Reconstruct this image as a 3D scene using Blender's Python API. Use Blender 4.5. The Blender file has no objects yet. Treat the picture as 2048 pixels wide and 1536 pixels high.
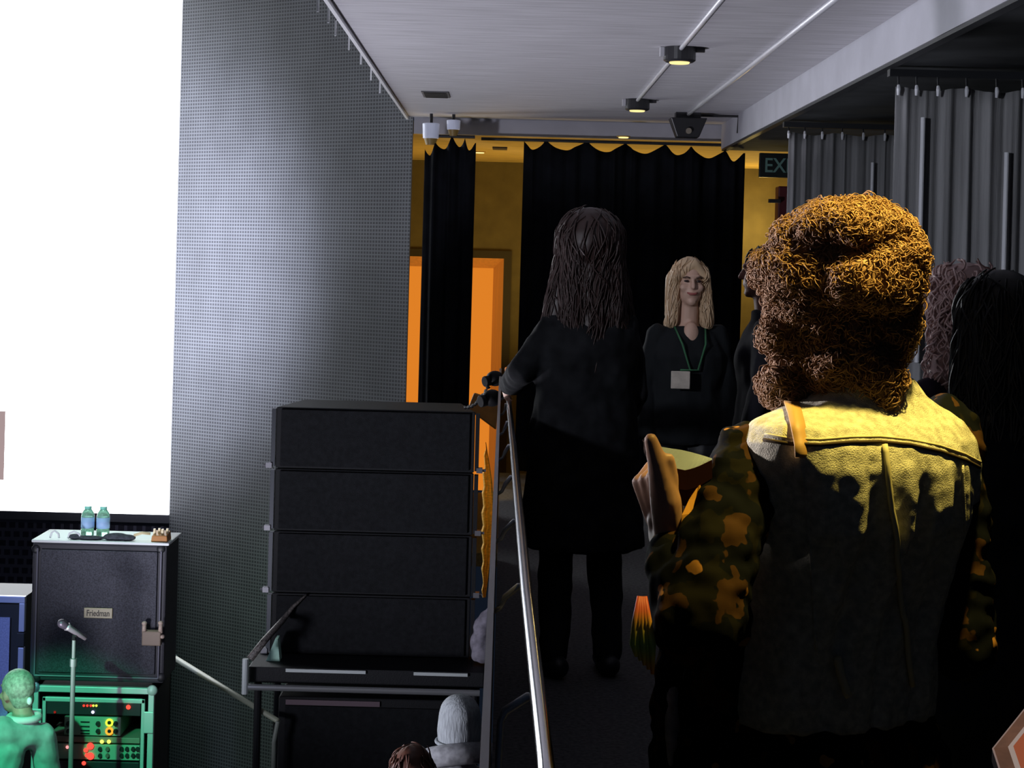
import bpy, bmesh, math, random
import numpy as np
from mathutils import Vector, Matrix, noise
from mathutils.bvhtree import BVHTree

random.seed(7)
rng = np.random.default_rng(7)
COL = bpy.context.scene.collection
SC = bpy.context.scene
R = math.radians

# ------------------------------------------------------------------ camera
EYE, F, VX, VY, ROLL = 1.57, 3500.0, 1010.0, 523.0, R(1.5)
cs, sn = math.cos(ROLL), math.sin(ROLL)
CAM = Vector((0, 0, EYE))


def pt(px, py, Y):
    dx, dy = (px - VX) / F, -(py - VY) / F
    return Vector(((dx * cs - dy * sn) * Y, Y, EYE + (dx * sn + dy * cs) * Y))


cd = bpy.data.cameras.new('camera')
cam = bpy.data.objects.new('camera', cd)
COL.objects.link(cam)
cam.matrix_world = Matrix(((cs, -sn, 0, 0), (0, 0, -1, 0), (sn, cs, 0, EYE), (0, 0, 0, 1)))
cd.sensor_width = 36
cd.lens = F * 36 / 2048
cd.shift_x = (1024 - VX) / 2048
cd.shift_y = -(768 - VY) / 2048
cd.clip_start = 0.05
cd.clip_end = 100
SC.camera = cam
SC.view_settings.view_transform = 'Standard'
SC.view_settings.look = 'None'
SC.view_settings.exposure = 0
SC.view_settings.gamma = 1
SC.view_settings.use_curve_mapping = False
w = bpy.data.worlds.new('world')
SC.world = w
w.use_nodes = True
w.node_tree.nodes['Background'].inputs[0].default_value = (0.25, 0.4, 0.75, 1)
w.node_tree.nodes['Background'].inputs[1].default_value = 0.018


# --------------------------------------------------------------- materials
def srgb(r, g, b):
    f = lambda c: (c / 255 / 12.92) if c <= 10 else ((c / 255 + .055) / 1.055) ** 2.4
    return (f(r), f(g), f(b), 1)


def M(name, col, rough=.7, metal=0.0, nz=None, bump=None, emit=None, spec=.5, trans=0, stretch=None, sheen=0):
    if max(col[:3]) < .06 and rough >= .7 and not metal:
        spec = .12          # dull dark cloth
    m = bpy.data.materials.new(name)
    m.use_nodes = True
    nt = m.node_tree
    b = nt.nodes['Principled BSDF']
    c = (*col[:3], 1)
    b.inputs['Base Color'].default_value = c
    b.inputs['Roughness'].default_value = rough
    b.inputs['Metallic'].default_value = metal
    b.inputs['Specular IOR Level'].default_value = spec
    b.inputs['Transmission Weight'].default_value = trans
    b.inputs['Sheen Weight'].default_value = sheen
    if emit:
        b.inputs['Emission Color'].default_value = (*emit[:3], 1)
        b.inputs['Emission Strength'].default_value = emit[3]
    if nz or bump:
        tc = nt.nodes.new('ShaderNodeTexCoord')
        mp = nt.nodes.new('ShaderNodeMapping')
        if stretch:
            mp.inputs['Scale'].default_value = stretch
        nt.links.new(tc.outputs['Object'], mp.inputs[0])
    if nz:
        n = nt.nodes.new('ShaderNodeTexNoise')
        n.inputs['Scale'].default_value = nz[0]
        n.inputs['Detail'].default_value = 6
        nt.links.new(mp.outputs[0], n.inputs['Vector'])
        r = nt.nodes.new('ShaderNodeValToRGB')
        lo = [max(0, x * (1 - nz[1])) for x in c[:3]]
        hi = [min(1, x * (1 + nz[1])) for x in c[:3]]
        r.color_ramp.elements[0].position = .3
        r.color_ramp.elements[1].position = .7
        r.color_ramp.elements[0].color = (*lo, 1)
        r.color_ramp.elements[1].color = (*hi, 1)
        nt.links.new(n.outputs[0], r.inputs[0])
        nt.links.new(r.outputs[0], b.inputs['Base Color'])
    if bump:
        n2 = nt.nodes.new('ShaderNodeTexNoise')
        n2.inputs['Scale'].default_value = bump[0]
        n2.inputs['Detail'].default_value = 4
        nt.links.new(mp.outputs[0], n2.inputs['Vector'])
        bp = nt.nodes.new('ShaderNodeBump')
        bp.inputs['Strength'].default_value = bump[1]
        bp.inputs['Distance'].default_value = .01
        nt.links.new(n2.outputs[0], bp.inputs['Height'])
        nt.links.new(bp.outputs[0], b.inputs['Normal'])
    return m


def mesh_mat(name, lo, hi, cell, brick=False, ax=('X', 'Z')):
    """woven / perforated screen: a fine grid of threads round dark holes"""
    m = bpy.data.materials.new(name)
    m.use_nodes = True
    nt = m.node_tree
    L = nt.links.new
    b = nt.nodes['Principled BSDF']
    b.inputs['Roughness'].default_value = .55
    b.inputs['Specular IOR Level'].default_value = .3
    tc = nt.nodes.new('ShaderNodeTexCoord')
    sp = nt.nodes.new('ShaderNodeSeparateXYZ')
    L(tc.outputs['Object'], sp.inputs[0])

    def math_(op, a, bb=None):
        n = nt.nodes.new('ShaderNodeMath')
        n.operation = op
        for i, v in enumerate((a, bb)):
            if v is None:
                continue
            if isinstance(v, (int, float)):
                n.inputs[i].default_value = v
            else:
                L(v, n.inputs[i])
        return n.outputs[0]
    x = math_('MULTIPLY', sp.outputs[ax[0]], 1 / cell)
    z = math_('MULTIPLY', sp.outputs[ax[1]], 1 / cell)
    if brick:
        row = math_('FLOOR', z)
        x = math_('ADD', x, math_('MULTIPLY', math_('MODULO', row, 2.0), .5))
    fx = math_('PINGPONG', x, .5)
    fz = math_('PINGPONG', z, .5)
    hole = math_('MULTIPLY', math_('GREATER_THAN', fx, .17), math_('GREATER_THAN', fz, .19))
    nz = nt.nodes.new('ShaderNodeTexNoise')
    nz.inputs['Scale'].default_value = 3
    nz.inputs['Detail'].default_value = 8
    L(tc.outputs['Object'], nz.inputs['Vector'])
    mix = nt.nodes.new('ShaderNodeMix')
    mix.data_type = 'RGBA'
    mix.inputs[6].default_value = (*hi, 1)
    mix.inputs[7].default_value = (*lo, 1)
    L(hole, mix.inputs[0])
    mul = nt.nodes.new('ShaderNodeMix')
    mul.data_type = 'RGBA'
    mul.blend_type = 'MULTIPLY'
    mul.inputs[0].default_value = .45
    L(mix.outputs[2], mul.inputs[6])
    L(nz.outputs[0], mul.inputs[7])
    L(mul.outputs[2], b.inputs['Base Color'])
    bp = nt.nodes.new('ShaderNodeBump')
    bp.inputs['Strength'].default_value = .35
    bp.inputs['Distance'].default_value = .004
    bp.invert = True
    L(hole, bp.inputs['Height'])
    L(bp.outputs[0], b.inputs['Normal'])
    return m


def camo_mat(name, base, olive, rust, bright, scale=11):
    m = bpy.data.materials.new(name)
    m.use_nodes = True
    nt = m.node_tree
    L = nt.links.new
    b = nt.nodes['Principled BSDF']
    b.inputs['Roughness'].default_value = .9
    b.inputs['Specular IOR Level'].default_value = .06
    tc = nt.nodes.new('ShaderNodeTexCoord')

    def layer(sc, off, th, det, prev, colr):
        mp = nt.nodes.new('ShaderNodeMapping')
        mp.inputs['Location'].default_value = off
        L(tc.outputs['Object'], mp.inputs[0])
        n = nt.nodes.new('ShaderNodeTexNoise')
        n.inputs['Scale'].default_value = sc
        n.inputs['Detail'].default_value = det
        L(mp.outputs[0], n.inputs['Vector'])
        r = nt.nodes.new('ShaderNodeValToRGB')
        r.color_ramp.elements[0].position = th
        r.color_ramp.elements[1].position = th + .012
        L(n.outputs[0], r.inputs[0])
        mix = nt.nodes.new('ShaderNodeMix')
        mix.data_type = 'RGBA'
        L(r.outputs[0], mix.inputs[0])
        if isinstance(prev, tuple):
            mix.inputs[6].default_value = (*prev[:3], 1)
        else:
            L(prev, mix.inputs[6])
        mix.inputs[7].default_value = (*colr[:3], 1)
        return mix.outputs[2]
    o = layer(scale, (3, 1, 2), .54, 2.5, base, olive)
    o = layer(scale * 1.2, (9.3, 4.1, 7.7), .57, 2.5, o, rust)
    o = layer(scale * 1.1, (5.7, 8.8, 2.2), .655, 2.0, o, bright)
    L(o, b.inputs['Base Color'])
    return m


def emis(name, col, s):
    m = bpy.data.materials.new(name)
    m.use_nodes = True
    nt = m.node_tree
    nt.nodes.clear()
    o = nt.nodes.new('ShaderNodeOutputMaterial')
    e = nt.nodes.new('ShaderNodeEmission')
    e.inputs[0].default_value = (*col[:3], 1)
    e.inputs[1].default_value = s
    nt.links.new(e.outputs[0], o.inputs[0])
    return m


# --------------------------------------------------------------- mesh tools
def wloc(o):
    v = Vector((0, 0, 0))
    while o is not None:
        v = v + o.location
        o = o.parent
    return v


class MB:
    def __init__(s):
        s.v, s.f = [], []

    def add(s, vs, fs):
        n = len(s.v)
        s.v += [tuple(p) for p in vs]
        s.f += [tuple(i + n for i in f) for f in fs]
        return s

    def box(s, lo, hi, rot=None, pivot=None):
        x0, y0, z0 = lo
        x1, y1, z1 = hi
        vs = [Vector(p) for p in ((x0, y0, z0), (x1, y0, z0), (x1, y1, z0), (x0, y1, z0), (x0, y0, z1), (x1, y0, z1), (x1, y1, z1), (x0, y1, z1))]
        if rot is not None:
            c = Vector(pivot) if pivot is not None else (Vector(lo) + Vector(hi)) / 2
            vs = [rot @ (p - c) + c for p in vs]
        return s.add(vs, [(3, 2, 1, 0), (4, 5, 6, 7), (0, 1, 5, 4), (1, 2, 6, 5), (2, 3, 7, 6), (3, 0, 4, 7)])

    def hexa(s, q0, q1):
        """solid between two quads"""
        return s.add(list(q0) + list(q1), [(3, 2, 1, 0), (4, 5, 6, 7), (0, 1, 5, 4), (1, 2, 6, 5), (2, 3, 7, 6), (3, 0, 4, 7)])

    def tube(s, pts, rad, n=10, cap=True):
        pts = [Vector(p) for p in pts]
        if not hasattr(rad, '__len__'):
            rad = [rad] * len(pts)
        vs, fs = [], []
        T0 = (pts[1] - pts[0]).normalized()
        up = Vector((0, 0, 1)) if abs(T0.z) < .9 else Vector((1, 0, 0))
        U = T0.cross(up).normalized()
        for i, p in enumerate(pts):
            if i == 0:
                T = T0
            elif i == len(pts) - 1:
                T = pts[i] - pts[i - 1]
            else:
                T = pts[i + 1] - pts[i - 1]
            T = T.normalized() if T.length > 1e-9 else T0
            U = U - T * U.dot(T)
            U = U.normalized() if U.length > 1e-6 else T.orthogonal().normalized()
            W = T.cross(U)
            for k in range(n):
                a = 2 * math.pi * k / n
                vs.append(p + (U * math.cos(a) + W * math.sin(a)) * rad[i])
        for i in range(len(pts) - 1):
            for k in range(n):
                a, b = i * n + k, i * n + (k + 1) % n
                fs.append((a, b, b + n, a + n))
        if cap:
            fs.append(tuple(range(n - 1, -1, -1)))
            m = (len(pts) - 1) * n
            fs.append(tuple(range(m, m + n)))
        return s.add(vs, fs)

    def cyl(s, a, b, r0, r1=None, n=20):
        return s.tube([a, b], [r0, r0 if r1 is None else r1], n)

    def ell(s, c, rad, rot=None, nu=16, nv=10):
        c = Vector(c)
        vs, fs = [], []
        rot = rot or Matrix.Identity(3)
        for j in range(nv + 1):
            t = math.pi * j / nv
            if j in (0, nv):
                vs.append(c + rot @ Vector((0, 0, rad[2] * math.cos(t))))
                continue
            for i in range(nu):
                a = 2 * math.pi * i / nu
                vs.append(c + rot @ Vector((rad[0] * math.sin(t) * math.cos(a), rad[1] * math.sin(t) * math.sin(a), rad[2] * math.cos(t))))
        idx = lambda j, i: 1 + (j - 1) * nu + i % nu
        last = len(vs) - 1
        for i in range(nu):
            fs.append((0, idx(1, i), idx(1, i + 1)))
            fs.append((last, idx(nv - 1, i + 1), idx(nv - 1, i)))
            for j in range(1, nv - 1):
                fs.append((idx(j, i), idx(j + 1, i), idx(j + 1, i + 1), idx(j, i + 1)))
        return s.add(vs, fs)

    def cap(s, a, b, r0, r1):
        """tapered capsule"""
        a, b = Vector(a), Vector(b)
        d = (b - a)
        L = d.length
        d = d / L
        P, Q = [], []
        for k in range(5):
            t = math.pi / 2 * k / 4
            P.append(a - d * r0 * math.cos(t))
            Q.append(max(r0 * math.sin(t), r0 * .05))
        for k in range(5):
            t = math.pi / 2 * k / 4
            P.append(b + d * r1 * math.sin(t))
            Q.append(max(r1 * math.cos(t), r1 * .05))
        return s.tube(P, Q, 14)

    def loft(s, rings, n=36, frame=None, p=2.3):
        """rings: (z, a, b, r0, f0); frame maps (r,f,z) to world"""
        vs, fs = [], []
        for (z, a, b, r0, f0) in rings:
            for k in range(n):
                t = 2 * math.pi * k / n
                c, q = math.cos(t), math.sin(t)
                x = a * math.copysign(abs(c) ** (2 / p), c) + r0
                y = b * math.copysign(abs(q) ** (2 / p), q) + f0
                vs.append(frame(x, y, z) if frame else (x, y, z))
        for i in range(len(rings) - 1):
            for k in range(n):
                a, b = i * n + k, i * n + (k + 1) % n
                fs.append((a, b, b + n, a + n))
        fs.append(tuple(range(n - 1, -1, -1)))
        m = (len(rings) - 1) * n
        fs.append(tuple(range(m, m + n)))
        return s.add(vs, fs)

    def build(s, name, mat, parent=None, smooth=False, bevel=0, origin=None):
        off = wloc(parent) if parent is not None else Vector(origin or (0, 0, 0))
        me = bpy.data.meshes.new(name)
        me.from_pydata([(v[0] - off[0], v[1] - off[1], v[2] - off[2]) for v in s.v], [], s.f)
        me.update()
        o = bpy.data.objects.new(name, me)
        COL.objects.link(o)
        if parent is not None:
            o.parent = parent
        else:
            o.location = off
        if mat:
            me.materials.append(mat)
        if smooth:
            for p in me.polygons:
                p.use_smooth = True
        if bevel:
            b = o.modifiers.new('bevel', 'BEVEL')
            b.width = bevel
            b.segments = 2
            b.limit_method = 'ANGLE'
        return o

    def fuse(s, name, mat, parent, voxel=.008, it=4, disp=None):
        """one continuous skin over everything added so far"""
        o = s.build(name, None, parent)
        m = o.modifiers.new('r', 'REMESH')
        m.mode = 'VOXEL'
        m.voxel_size = voxel
        m.use_smooth_shade = True
        if it:
            m = o.modifiers.new('s', 'SMOOTH')
            m.factor = .5
            m.iterations = it
        bpy.context.view_layer.update()
        dg = bpy.context.evaluated_depsgraph_get()
        me = bpy.data.meshes.new_from_object(o.evaluated_get(dg))
        old = o.data
        o.modifiers.clear()
        o.data = me
        bpy.data.meshes.remove(old)
        me.name = name
        if disp:
            off = wloc(o)
            n = len(me.vertices)
            co = np.empty(n * 3)
            me.vertices.foreach_get('co', co)
            no = np.empty(n * 3)
            me.vertices.foreach_get('normal', no)
            co, no = co.reshape(-1, 3), no.reshape(-1, 3)
            d = disp(co + np.array(off), no)
            me.vertices.foreach_set('co', (co + no * d[:, None]).ravel())
            me.update()
        me.materials.clear()
        me.materials.append(mat)
        me.polygons.foreach_set('use_smooth', [True] * len(me.polygons))
        return o


def thing(name, label, cat, loc=(0, 0, 0), group=None):
    o = bpy.data.objects.new(name, None)
    COL.objects.link(o)
    o.location = loc
    o.empty_display_size = .1
    return tag(o, label, cat, group)


def tag(o, label, cat, group=None):
    o['label'] = label
    o['category'] = cat
    if group:
        o['group'] = group
    return o


def struct(o):
    o['kind'] = 'structure'
    return o


def bvh_of(o):
    off = wloc(o)
    me = o.data
    return BVHTree.FromPolygons([v.co + off for v in me.vertices], [tuple(p.vertices) for p in me.polygons])


def on_surface(bv, pixels, lift=.002, sub=6):
    """a seam sewn along a surface: the points where the sight lines meet it"""
    out = []
    dense = []
    for i in range(len(pixels) - 1):
        for k in range(sub):
            t = k / sub
            dense.append((pixels[i][0] * (1 - t) + pixels[i + 1][0] * t, pixels[i][1] * (1 - t) + pixels[i + 1][1] * t))
    dense.append(pixels[-1])
    for (x, y) in dense:
        d = (pt(x, y, 1) - CAM).normalized()
        h = bv.ray_cast(CAM, d)
        if h[0] is not None:
            out.append(h[0] + h[1] * lift)
    return out


def strands(mb, bv, count, length, rad, curl, turns, seedbox=None, lift=.004, step=.009, down=1.0, jitter=.25, keep=None, sides=4):
    """locks of hair that run down over the base mass"""
    lo, hi = seedbox
    made = tries = 0
    while made < count and tries < count * 20:
        tries += 1
        q = Vector([random.uniform(lo[i], hi[i]) for i in range(3)])
        h = bv.find_nearest(q)
        if h[0] is None:
            continue
        p, nn = h[0].copy(), h[1].copy()
        if keep and not keep(p, nn):
            continue
        L = length * random.uniform(.5, 1.25)
        n = max(4, int(L / step))
        ph = random.uniform(0, 6.28)
        c = curl * random.uniform(.6, 1.3)
        tw = turns * random.uniform(.8, 1.25) * random.choice((-1, 1))
        sw = Vector((random.gauss(0, jitter), random.gauss(0, jitter), -down))
        P, Q = [], []
        out = lift * random.uniform(.2, 1.6)
        for k in range(n + 1):
            g = sw - nn * sw.dot(nn)
            if g.length < 1e-4:
                g = nn.orthogonal()
            g.normalize()
            side = nn.cross(g)
            a = ph + tw * 6.283 * k * step
            P.append(p + nn * (out + c * (1 + math.cos(a)) * .8) + side * c * math.sin(a))
            t = k / n
            Q.append(rad * (1 - .75 * t ** 2) * min(1, .5 + t * 4))
            p2 = p + g * step
            hh = bv.find_nearest(p2)
            if hh[0] is None or (hh[0] - p2).length > .02:
                p = p2
            else:
                p, nn = hh[0].copy(), (nn * .5 + hh[1] * .5).normalized()
        mb.tube(P, Q, sides, cap=False)
        made += 1
    return mb


def text_mesh(body, name, mat, parent, center, height, width=None, ext=.001, bold=.0, rot=None):
    cu = bpy.data.curves.new('t', 'FONT')
    cu.body = body
    cu.size = 1
    cu.extrude = .02
    cu.offset = bold
    cu.align_x = 'CENTER'
    cu.align_y = 'CENTER'
    o = bpy.data.objects.new('t', cu)
    COL.objects.link(o)
    bpy.context.view_layer.update()
    me = bpy.data.meshes.new_from_object(o.evaluated_get(bpy.context.evaluated_depsgraph_get()))
    bpy.data.objects.remove(o)
    n = len(me.vertices)
    co = np.empty(n * 3)
    me.vertices.foreach_get('co', co)
    co = co.reshape(-1, 3)
    mn, mx = co.min(0), co.max(0)
    co = co - (mn + mx) / 2
    s = height / (mx[1] - mn[1])
    sx = s if width is None else width / (mx[0] - mn[0])
    off = wloc(parent)
    out = np.stack([co[:, 0] * sx + center[0] - off[0], -co[:, 2] * ext / .02 + center[1] - off[1], co[:, 1] * s + center[2] - off[2]], 1)
    me.vertices.foreach_set('co', out.ravel())
    me.materials.clear()
    me.materials.append(mat)
    ob = bpy.data.objects.new(name, me)
    COL.objects.link(ob)
    ob.parent = parent
    return ob


def copy_tree(o, parent=None):
    c = o.copy()
    COL.objects.link(c)
    c.parent = parent
    for ch in list(o.children):
        copy_tree(ch, c)
    return c


def light(name, kind, loc, energy, col, aim=None, **kw):
    d = bpy.data.lights.new(name, kind)
    d.energy = energy
    d.color = col
    for k, v in kw.items():
        setattr(d, k, v)
    o = bpy.data.objects.new(name, d)
    COL.objects.link(o)
    o.location = loc
    if aim is not None:
        o.rotation_euler = (Vector(aim) - Vector(loc)).to_track_quat('-Z', 'Y').to_euler()
    return o


# ================================================================ SETTING
STAGE_Z, HALL_Z = -2.0, -2.4
m_ceiling = M('ceiling_board', (.50, .49, .52), .8, nz=(3, .16), bump=(9, .2), stretch=(1.0, 12, 1))
m_beam = M('painted_beam', (.50, .50, .55), .7, nz=(4, .08))
m_white_trim = M('white_metal_trim', (.85, .85, .88), .35)
m_dark_ceiling = M('dark_ceiling', (.035, .038, .04), .8, nz=(5, .3))
m_carpet = M('dark_carpet', (.06, .06, .066), .95, nz=(60, .5), bump=(200, .4))
m_black = M('black_paint', (.012, .013, .016), .5)
m_blackwall = M('black_wall', (.02, .02, .022), .8, nz=(3, .3))
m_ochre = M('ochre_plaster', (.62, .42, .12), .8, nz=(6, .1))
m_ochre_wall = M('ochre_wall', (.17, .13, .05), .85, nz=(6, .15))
m_hall = M('hall_floor', (.03, .03, .033), .6, nz=(3, .4))

struct(MB().box((0.0, .5, -.18), (4.4, 13.0, 0)).build('floor', m_carpet))
struct(MB().box((-7, 2, HALL_Z - .1), (4.4, 8.9, HALL_Z)).build('floor_hall', m_hall))
struct(MB().box((-7, 8.9, HALL_Z - .1), (0.4, 11.2, STAGE_Z)).build('floor_stage', m_black))
struct(MB().box((-.74, 1.0, 2.62), (1.57, 12.95, 2.8)).build('ceiling', m_ceiling))
struct(MB().box((-.757, 1.0, 2.600), (-.74, 12.95, 2.66)).build('trim_1', m_white_trim))
struct(MB().box((1.57, 1.0, 2.44), (1.60, 12.9, 2.62)).build('beam', m_beam))
struct(MB().box((1.60, 1.0, 2.44), (4.4, 13.0, 2.75)).build('ceiling_booth', m_dark_ceiling))
struct(MB().box((1.575, 1.0, 2.425), (1.615, 12.9, 2.44)).build('trim_2', m_black))
struct(MB().box((4.4, 1.0, -.2), (4.5, 16.5, 2.75)).build('wall_right', m_blackwall))
# lobby beyond the corridor
LB = 16.4
dl, dr = pt(806, 600, LB).x, pt(1006, 600, LB).x      # doorway sides
dt = pt(960, 516, LB).z
def slab(z0, z1):
    p = [(-.70, 13.0), (4.4, 13.0), (4.4, LB), (-1.25, LB), (-1.25, 13.5)]
    n = len(p)
    return MB().add([(x, y, z0) for x, y in p] + [(x, y, z1) for x, y in p], [tuple(range(n - 1, -1, -1)), tuple(range(n, 2 * n))] + [(i, (i + 1) % n, n + (i + 1) % n, n + i) for i in range(n)])


struct(slab(2.50, 2.6).build('ceiling_lobby', m_ochre))
struct(MB().box((-1.35, 13.6, -.7), (-1.25, LB, 2.6)).build('wall_lobby', m_ochre_wall))
struct(MB().box((-.70, 12.955, 2.50), (1.6, 12.995, 2.8)).build('wall_bulkhead', m_beam))
struct(slab(-.7, -.6).build('floor_lobby', m_carpet))
wb = MB()
wb.box((-1.35, LB, -.6), (dl - .07, LB + .15, 2.6)).box((dr + .07, LB, -.6), (4.4, LB + .15, 2.6)).box((dl - .07, LB, dt + .07), (dr + .07, LB + .15, 2.6))
struct(wb.build('wall_back', m_ochre_wall))
# doorway with a glowing glazed leaf set in a splayed orange frame
m_frame = M('dark_door_frame', (.05, .035, .012), .6)
m_orange = M('orange_wood_glow', (.55, .22, .035), .5, nz=(4, .15), stretch=(8, 8, .6), emit=(.5, .16, .02, .35))  # emission paints orange light onto the frame wood
m_glass_lit = emis('lit_orange_glass', (.86, .25, .022), .86)
door = struct(MB().box((dl - .07, LB - .03, -.6), (dl, LB + .1, dt + .07)).box((dr, LB - .03, -.6), (dr + .07, LB + .1, dt + .07)).box((dl, LB - .03, dt), (dr, LB + .1, dt + .07)).build('door_1', m_frame))
il, ir, it_ = dl + .02, pt(985, 600, LB).x, pt(960, 536, LB).z
yb = LB + .16
MB().hexa([(ir, yb, -.6), (ir + .01, yb + .02, -.6), (dr, LB + .02, -.6), (dr - .004, LB, -.6)], [(ir, yb, it_), (ir + .01, yb + .02, it_), (dr, LB + .02, dt), (dr - .004, LB, dt)]).build('door_jamb', m_orange, door)
MB().hexa([(il, yb, it_), (ir, yb, it_), (ir, yb + .02, it_), (il, yb + .02, it_)], [(dl, LB, dt), (dr, LB, dt), (dr, LB + .02, dt), (dl, LB + .02, dt)]).build('door_head', m_orange, door)
MB().box((il, yb, -.6), (ir, yb + .02, it_)).build('door_glass', m_glass_lit, door)
struct(MB().box((-7, 14.62, -2.5), (-1.4, 14.7, 5)).build('wall_stage', m_blackwall))

# ================================================================ STAGE BACK
XE = pt(350, 500, 14.4).x
m_screen = emis('lit_screen', (.93, .96, 1.0), 7.0)
m_screen_case = M('screen_case', (.15, .15, .17), .5)
sb = pt(200, 1031, 14.4).z
led = thing('video_screen', 'glowing white video screen at the back of the stage', 'screen', (-4.6, 14.4, sb))
MB().box((-6.6, 14.40, sb + .02), (XE, 14.44, 4.2)).build('screen_face', m_screen, led)
MB().box((-6.6, 14.445, sb - .05), (XE + .01, 14.52, 4.25)).build('casing', m_screen_case, led)
MB().box((-6.6, 14.40, sb - .05), (XE + .01, 14.444, sb + .018)).build('bottom_rail', m_screen_case, led)
q0, q1 = pt(-12, 822, 14.39), pt(7, 960, 14.39)
MB().box((q0.x, 14.385, q1.z), (q1.x, 14.399, q0.z)).build('picture_patch', emis('dim_picture', (.40, .30, .30), 1.0), led)['label'] = 'grey pink patch on the white screen'
# mesh backdrop, running forward from the screen's edge to the corridor
m_scrim = mesh_mat('black_mesh_cloth', (.095, .10, .112), (.27, .285, .31), .028)
A = Vector((XE + .02, 14.38, 0))
B = Vector((pt(822, 400, 12.98).x, 12.98, 0))
Lw = (B - A).length
sc = MB().box((0, -.005, -3.0), (Lw, .005, 4.2)).build('mesh_backdrop', m_scrim)
sc.location = A
sc.rotation_euler = (0, 0, math.atan2(B.y - A.y, B.x - A.x))
tag(sc, 'tall black mesh backdrop hanging between white screen and corridor', 'backdrop')
m_brick = mesh_mat('coarse_mesh', (.055, .05, .075), (.20, .19, .26), .075, True)
tag(MB().box((-6.6, 14.46, -2.0), (XE + .01, 14.5, sb - .06)).build('mesh_panel', m_brick, None), 'coarse black mesh panel under the white screen', 'panel')

# ================================================================ CEILING FITTINGS
m_conduit = M('grey_conduit', (.66, .66, .70), .35, .2)
m_fit = M('dark_fitting', (.03, .03, .033), .4)
m_warm = emis('warm_lamp', (1, .78, .32), 1.3)
CZ = 2.62
x1 = .813
tag(MB().tube([(x1 + .0, 2.0, CZ - .012), (x1, 8.3, CZ - .012), (x1 - .004, 11.1, CZ - .012)], .011, 10).build('conduit', m_conduit, None, True), 'thin pale conduit joining the round downlights on the ceiling', 'conduit')
tag(MB().tube([(1.24, 2.0, CZ - .014), (1.235, 9.0, CZ - .014), (1.222, 11.9, CZ - .014)], .014, 10).build('conduit', m_conduit, None, True), 'thicker pale conduit running to the black floodlight', 'conduit')


def puck(y, label, lit):
    t = thing('downlight', label, 'downlight', (x1, y, CZ), 'round ceiling downlights')
    b = MB().cyl((x1, y, CZ), (x1, y, CZ - .062), .078, .078, 28)
    b.build('housing', m_fit, t)
    MB().tube([(x1, y, CZ - .0625), (x1, y, CZ - .071)], [.078, .066], 28).build('rim', m_white_trim if False else m_fit, t)
    MB().cyl((x1, y, CZ - .0712), (x1, y, CZ - .078), .05, .046, 24).build('lens', m_warm, t)
    MB().box((x1 - .095, y - .02, CZ - .045), (x1 - .075, y + .02, CZ - .002)).build('side_block', m_conduit, t)
    MB().box((x1 + .075, y - .015, CZ - .02), (x1 + .12, y + .015, CZ - .001)).build('side_block', m_fit, t)  # dark block in place of the shadow streak beside the downlight
    return t


puck(8.41, 'round black downlight on the thin conduit, nearer of the two in view', True)
puck(11.1, 'round black downlight at the far end of thin conduit', True)
# floodlight at the end of the second conduit
fl = thing('floodlight', 'black trapezoid floodlight hanging at the end of thicker conduit', 'floodlight', (1.24, 11.98, CZ))
c = Vector((1.225, 11.98, CZ))
MB().box(c + Vector((-.085, -.05, -.035)), c + Vector((.085, .06, 0))).build('mount', m_fit, fl)
MB().hexa([c + Vector(p) for p in ((-.075, -.06, -.17), (.075, -.06, -.17), (.075, .08, -.17), (-.075, .08, -.17))],
          [c + Vector(p) for p in ((-.125, -.09, -.04), (.125, -.09, -.04), (.125, .09, -.04), (-.125, .09, -.04))]).build('housing', m_fit, fl, bevel=.006)
MB().cyl(c + Vector((0, -.092, -.13)), c + Vector((0, -.06, -.13)), .02, .02).build('lens', M('lamp_glass', (.3, .26, .2), .2), fl)
MB().tube([c + Vector((.09, 0, -.015)), c + Vector((.345, 0, -.015)), c + Vector((.345, 0, -.13))], .009, 8).build('cable_arm', m_fit, fl)
# vent
v0 = Vector((-.466, 11.1, CZ))
vt = thing('ceiling_vent', 'small dark slotted vent in the pale ceiling', 'vent', v0)
MB().box(v0 + Vector((-.085, -.19, -.006)), v0 + Vector((.085, .19, 0))).build('frame', M('vent_frame', (.12, .12, .13), .6), vt)
vb = MB()
for k in range(9):
    vb.box(v0 + Vector((-.07, -.165 + k * .038, -.011)), v0 + Vector((.07, -.145 + k * .038, -.0062)))
vb.build('slats', M('vent_dark', (.02, .02, .022), .6), vt)
# ceiling-edge cable ties
m_tie = M('pale_strap', (.9, .92, .95), .5)
ties = [(636, 2), (657, 25), (671, 52), (698, 82), (722, 112), (742, 145), (760, 172)]
for i, (px, py) in enumerate(ties):
    y = 7.0
    for _ in range(8):
        q = pt(px, py, y)
        y *= -.80 / q.x
    q = pt(px, py, y)
    o = MB().box(q + Vector((-.004, -.006, -.045)), q + Vector((.004, .006, .035))).box(q + Vector((-.002, -.006, .025)), q + Vector((.05, .006, .035))).build('cable_tie', m_tie, None, origin=tuple(q))
    tag(o, 'pale cable tie hanging along the left edge of the ceiling', 'cable tie', 'cable ties along the ceiling edge')
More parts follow.
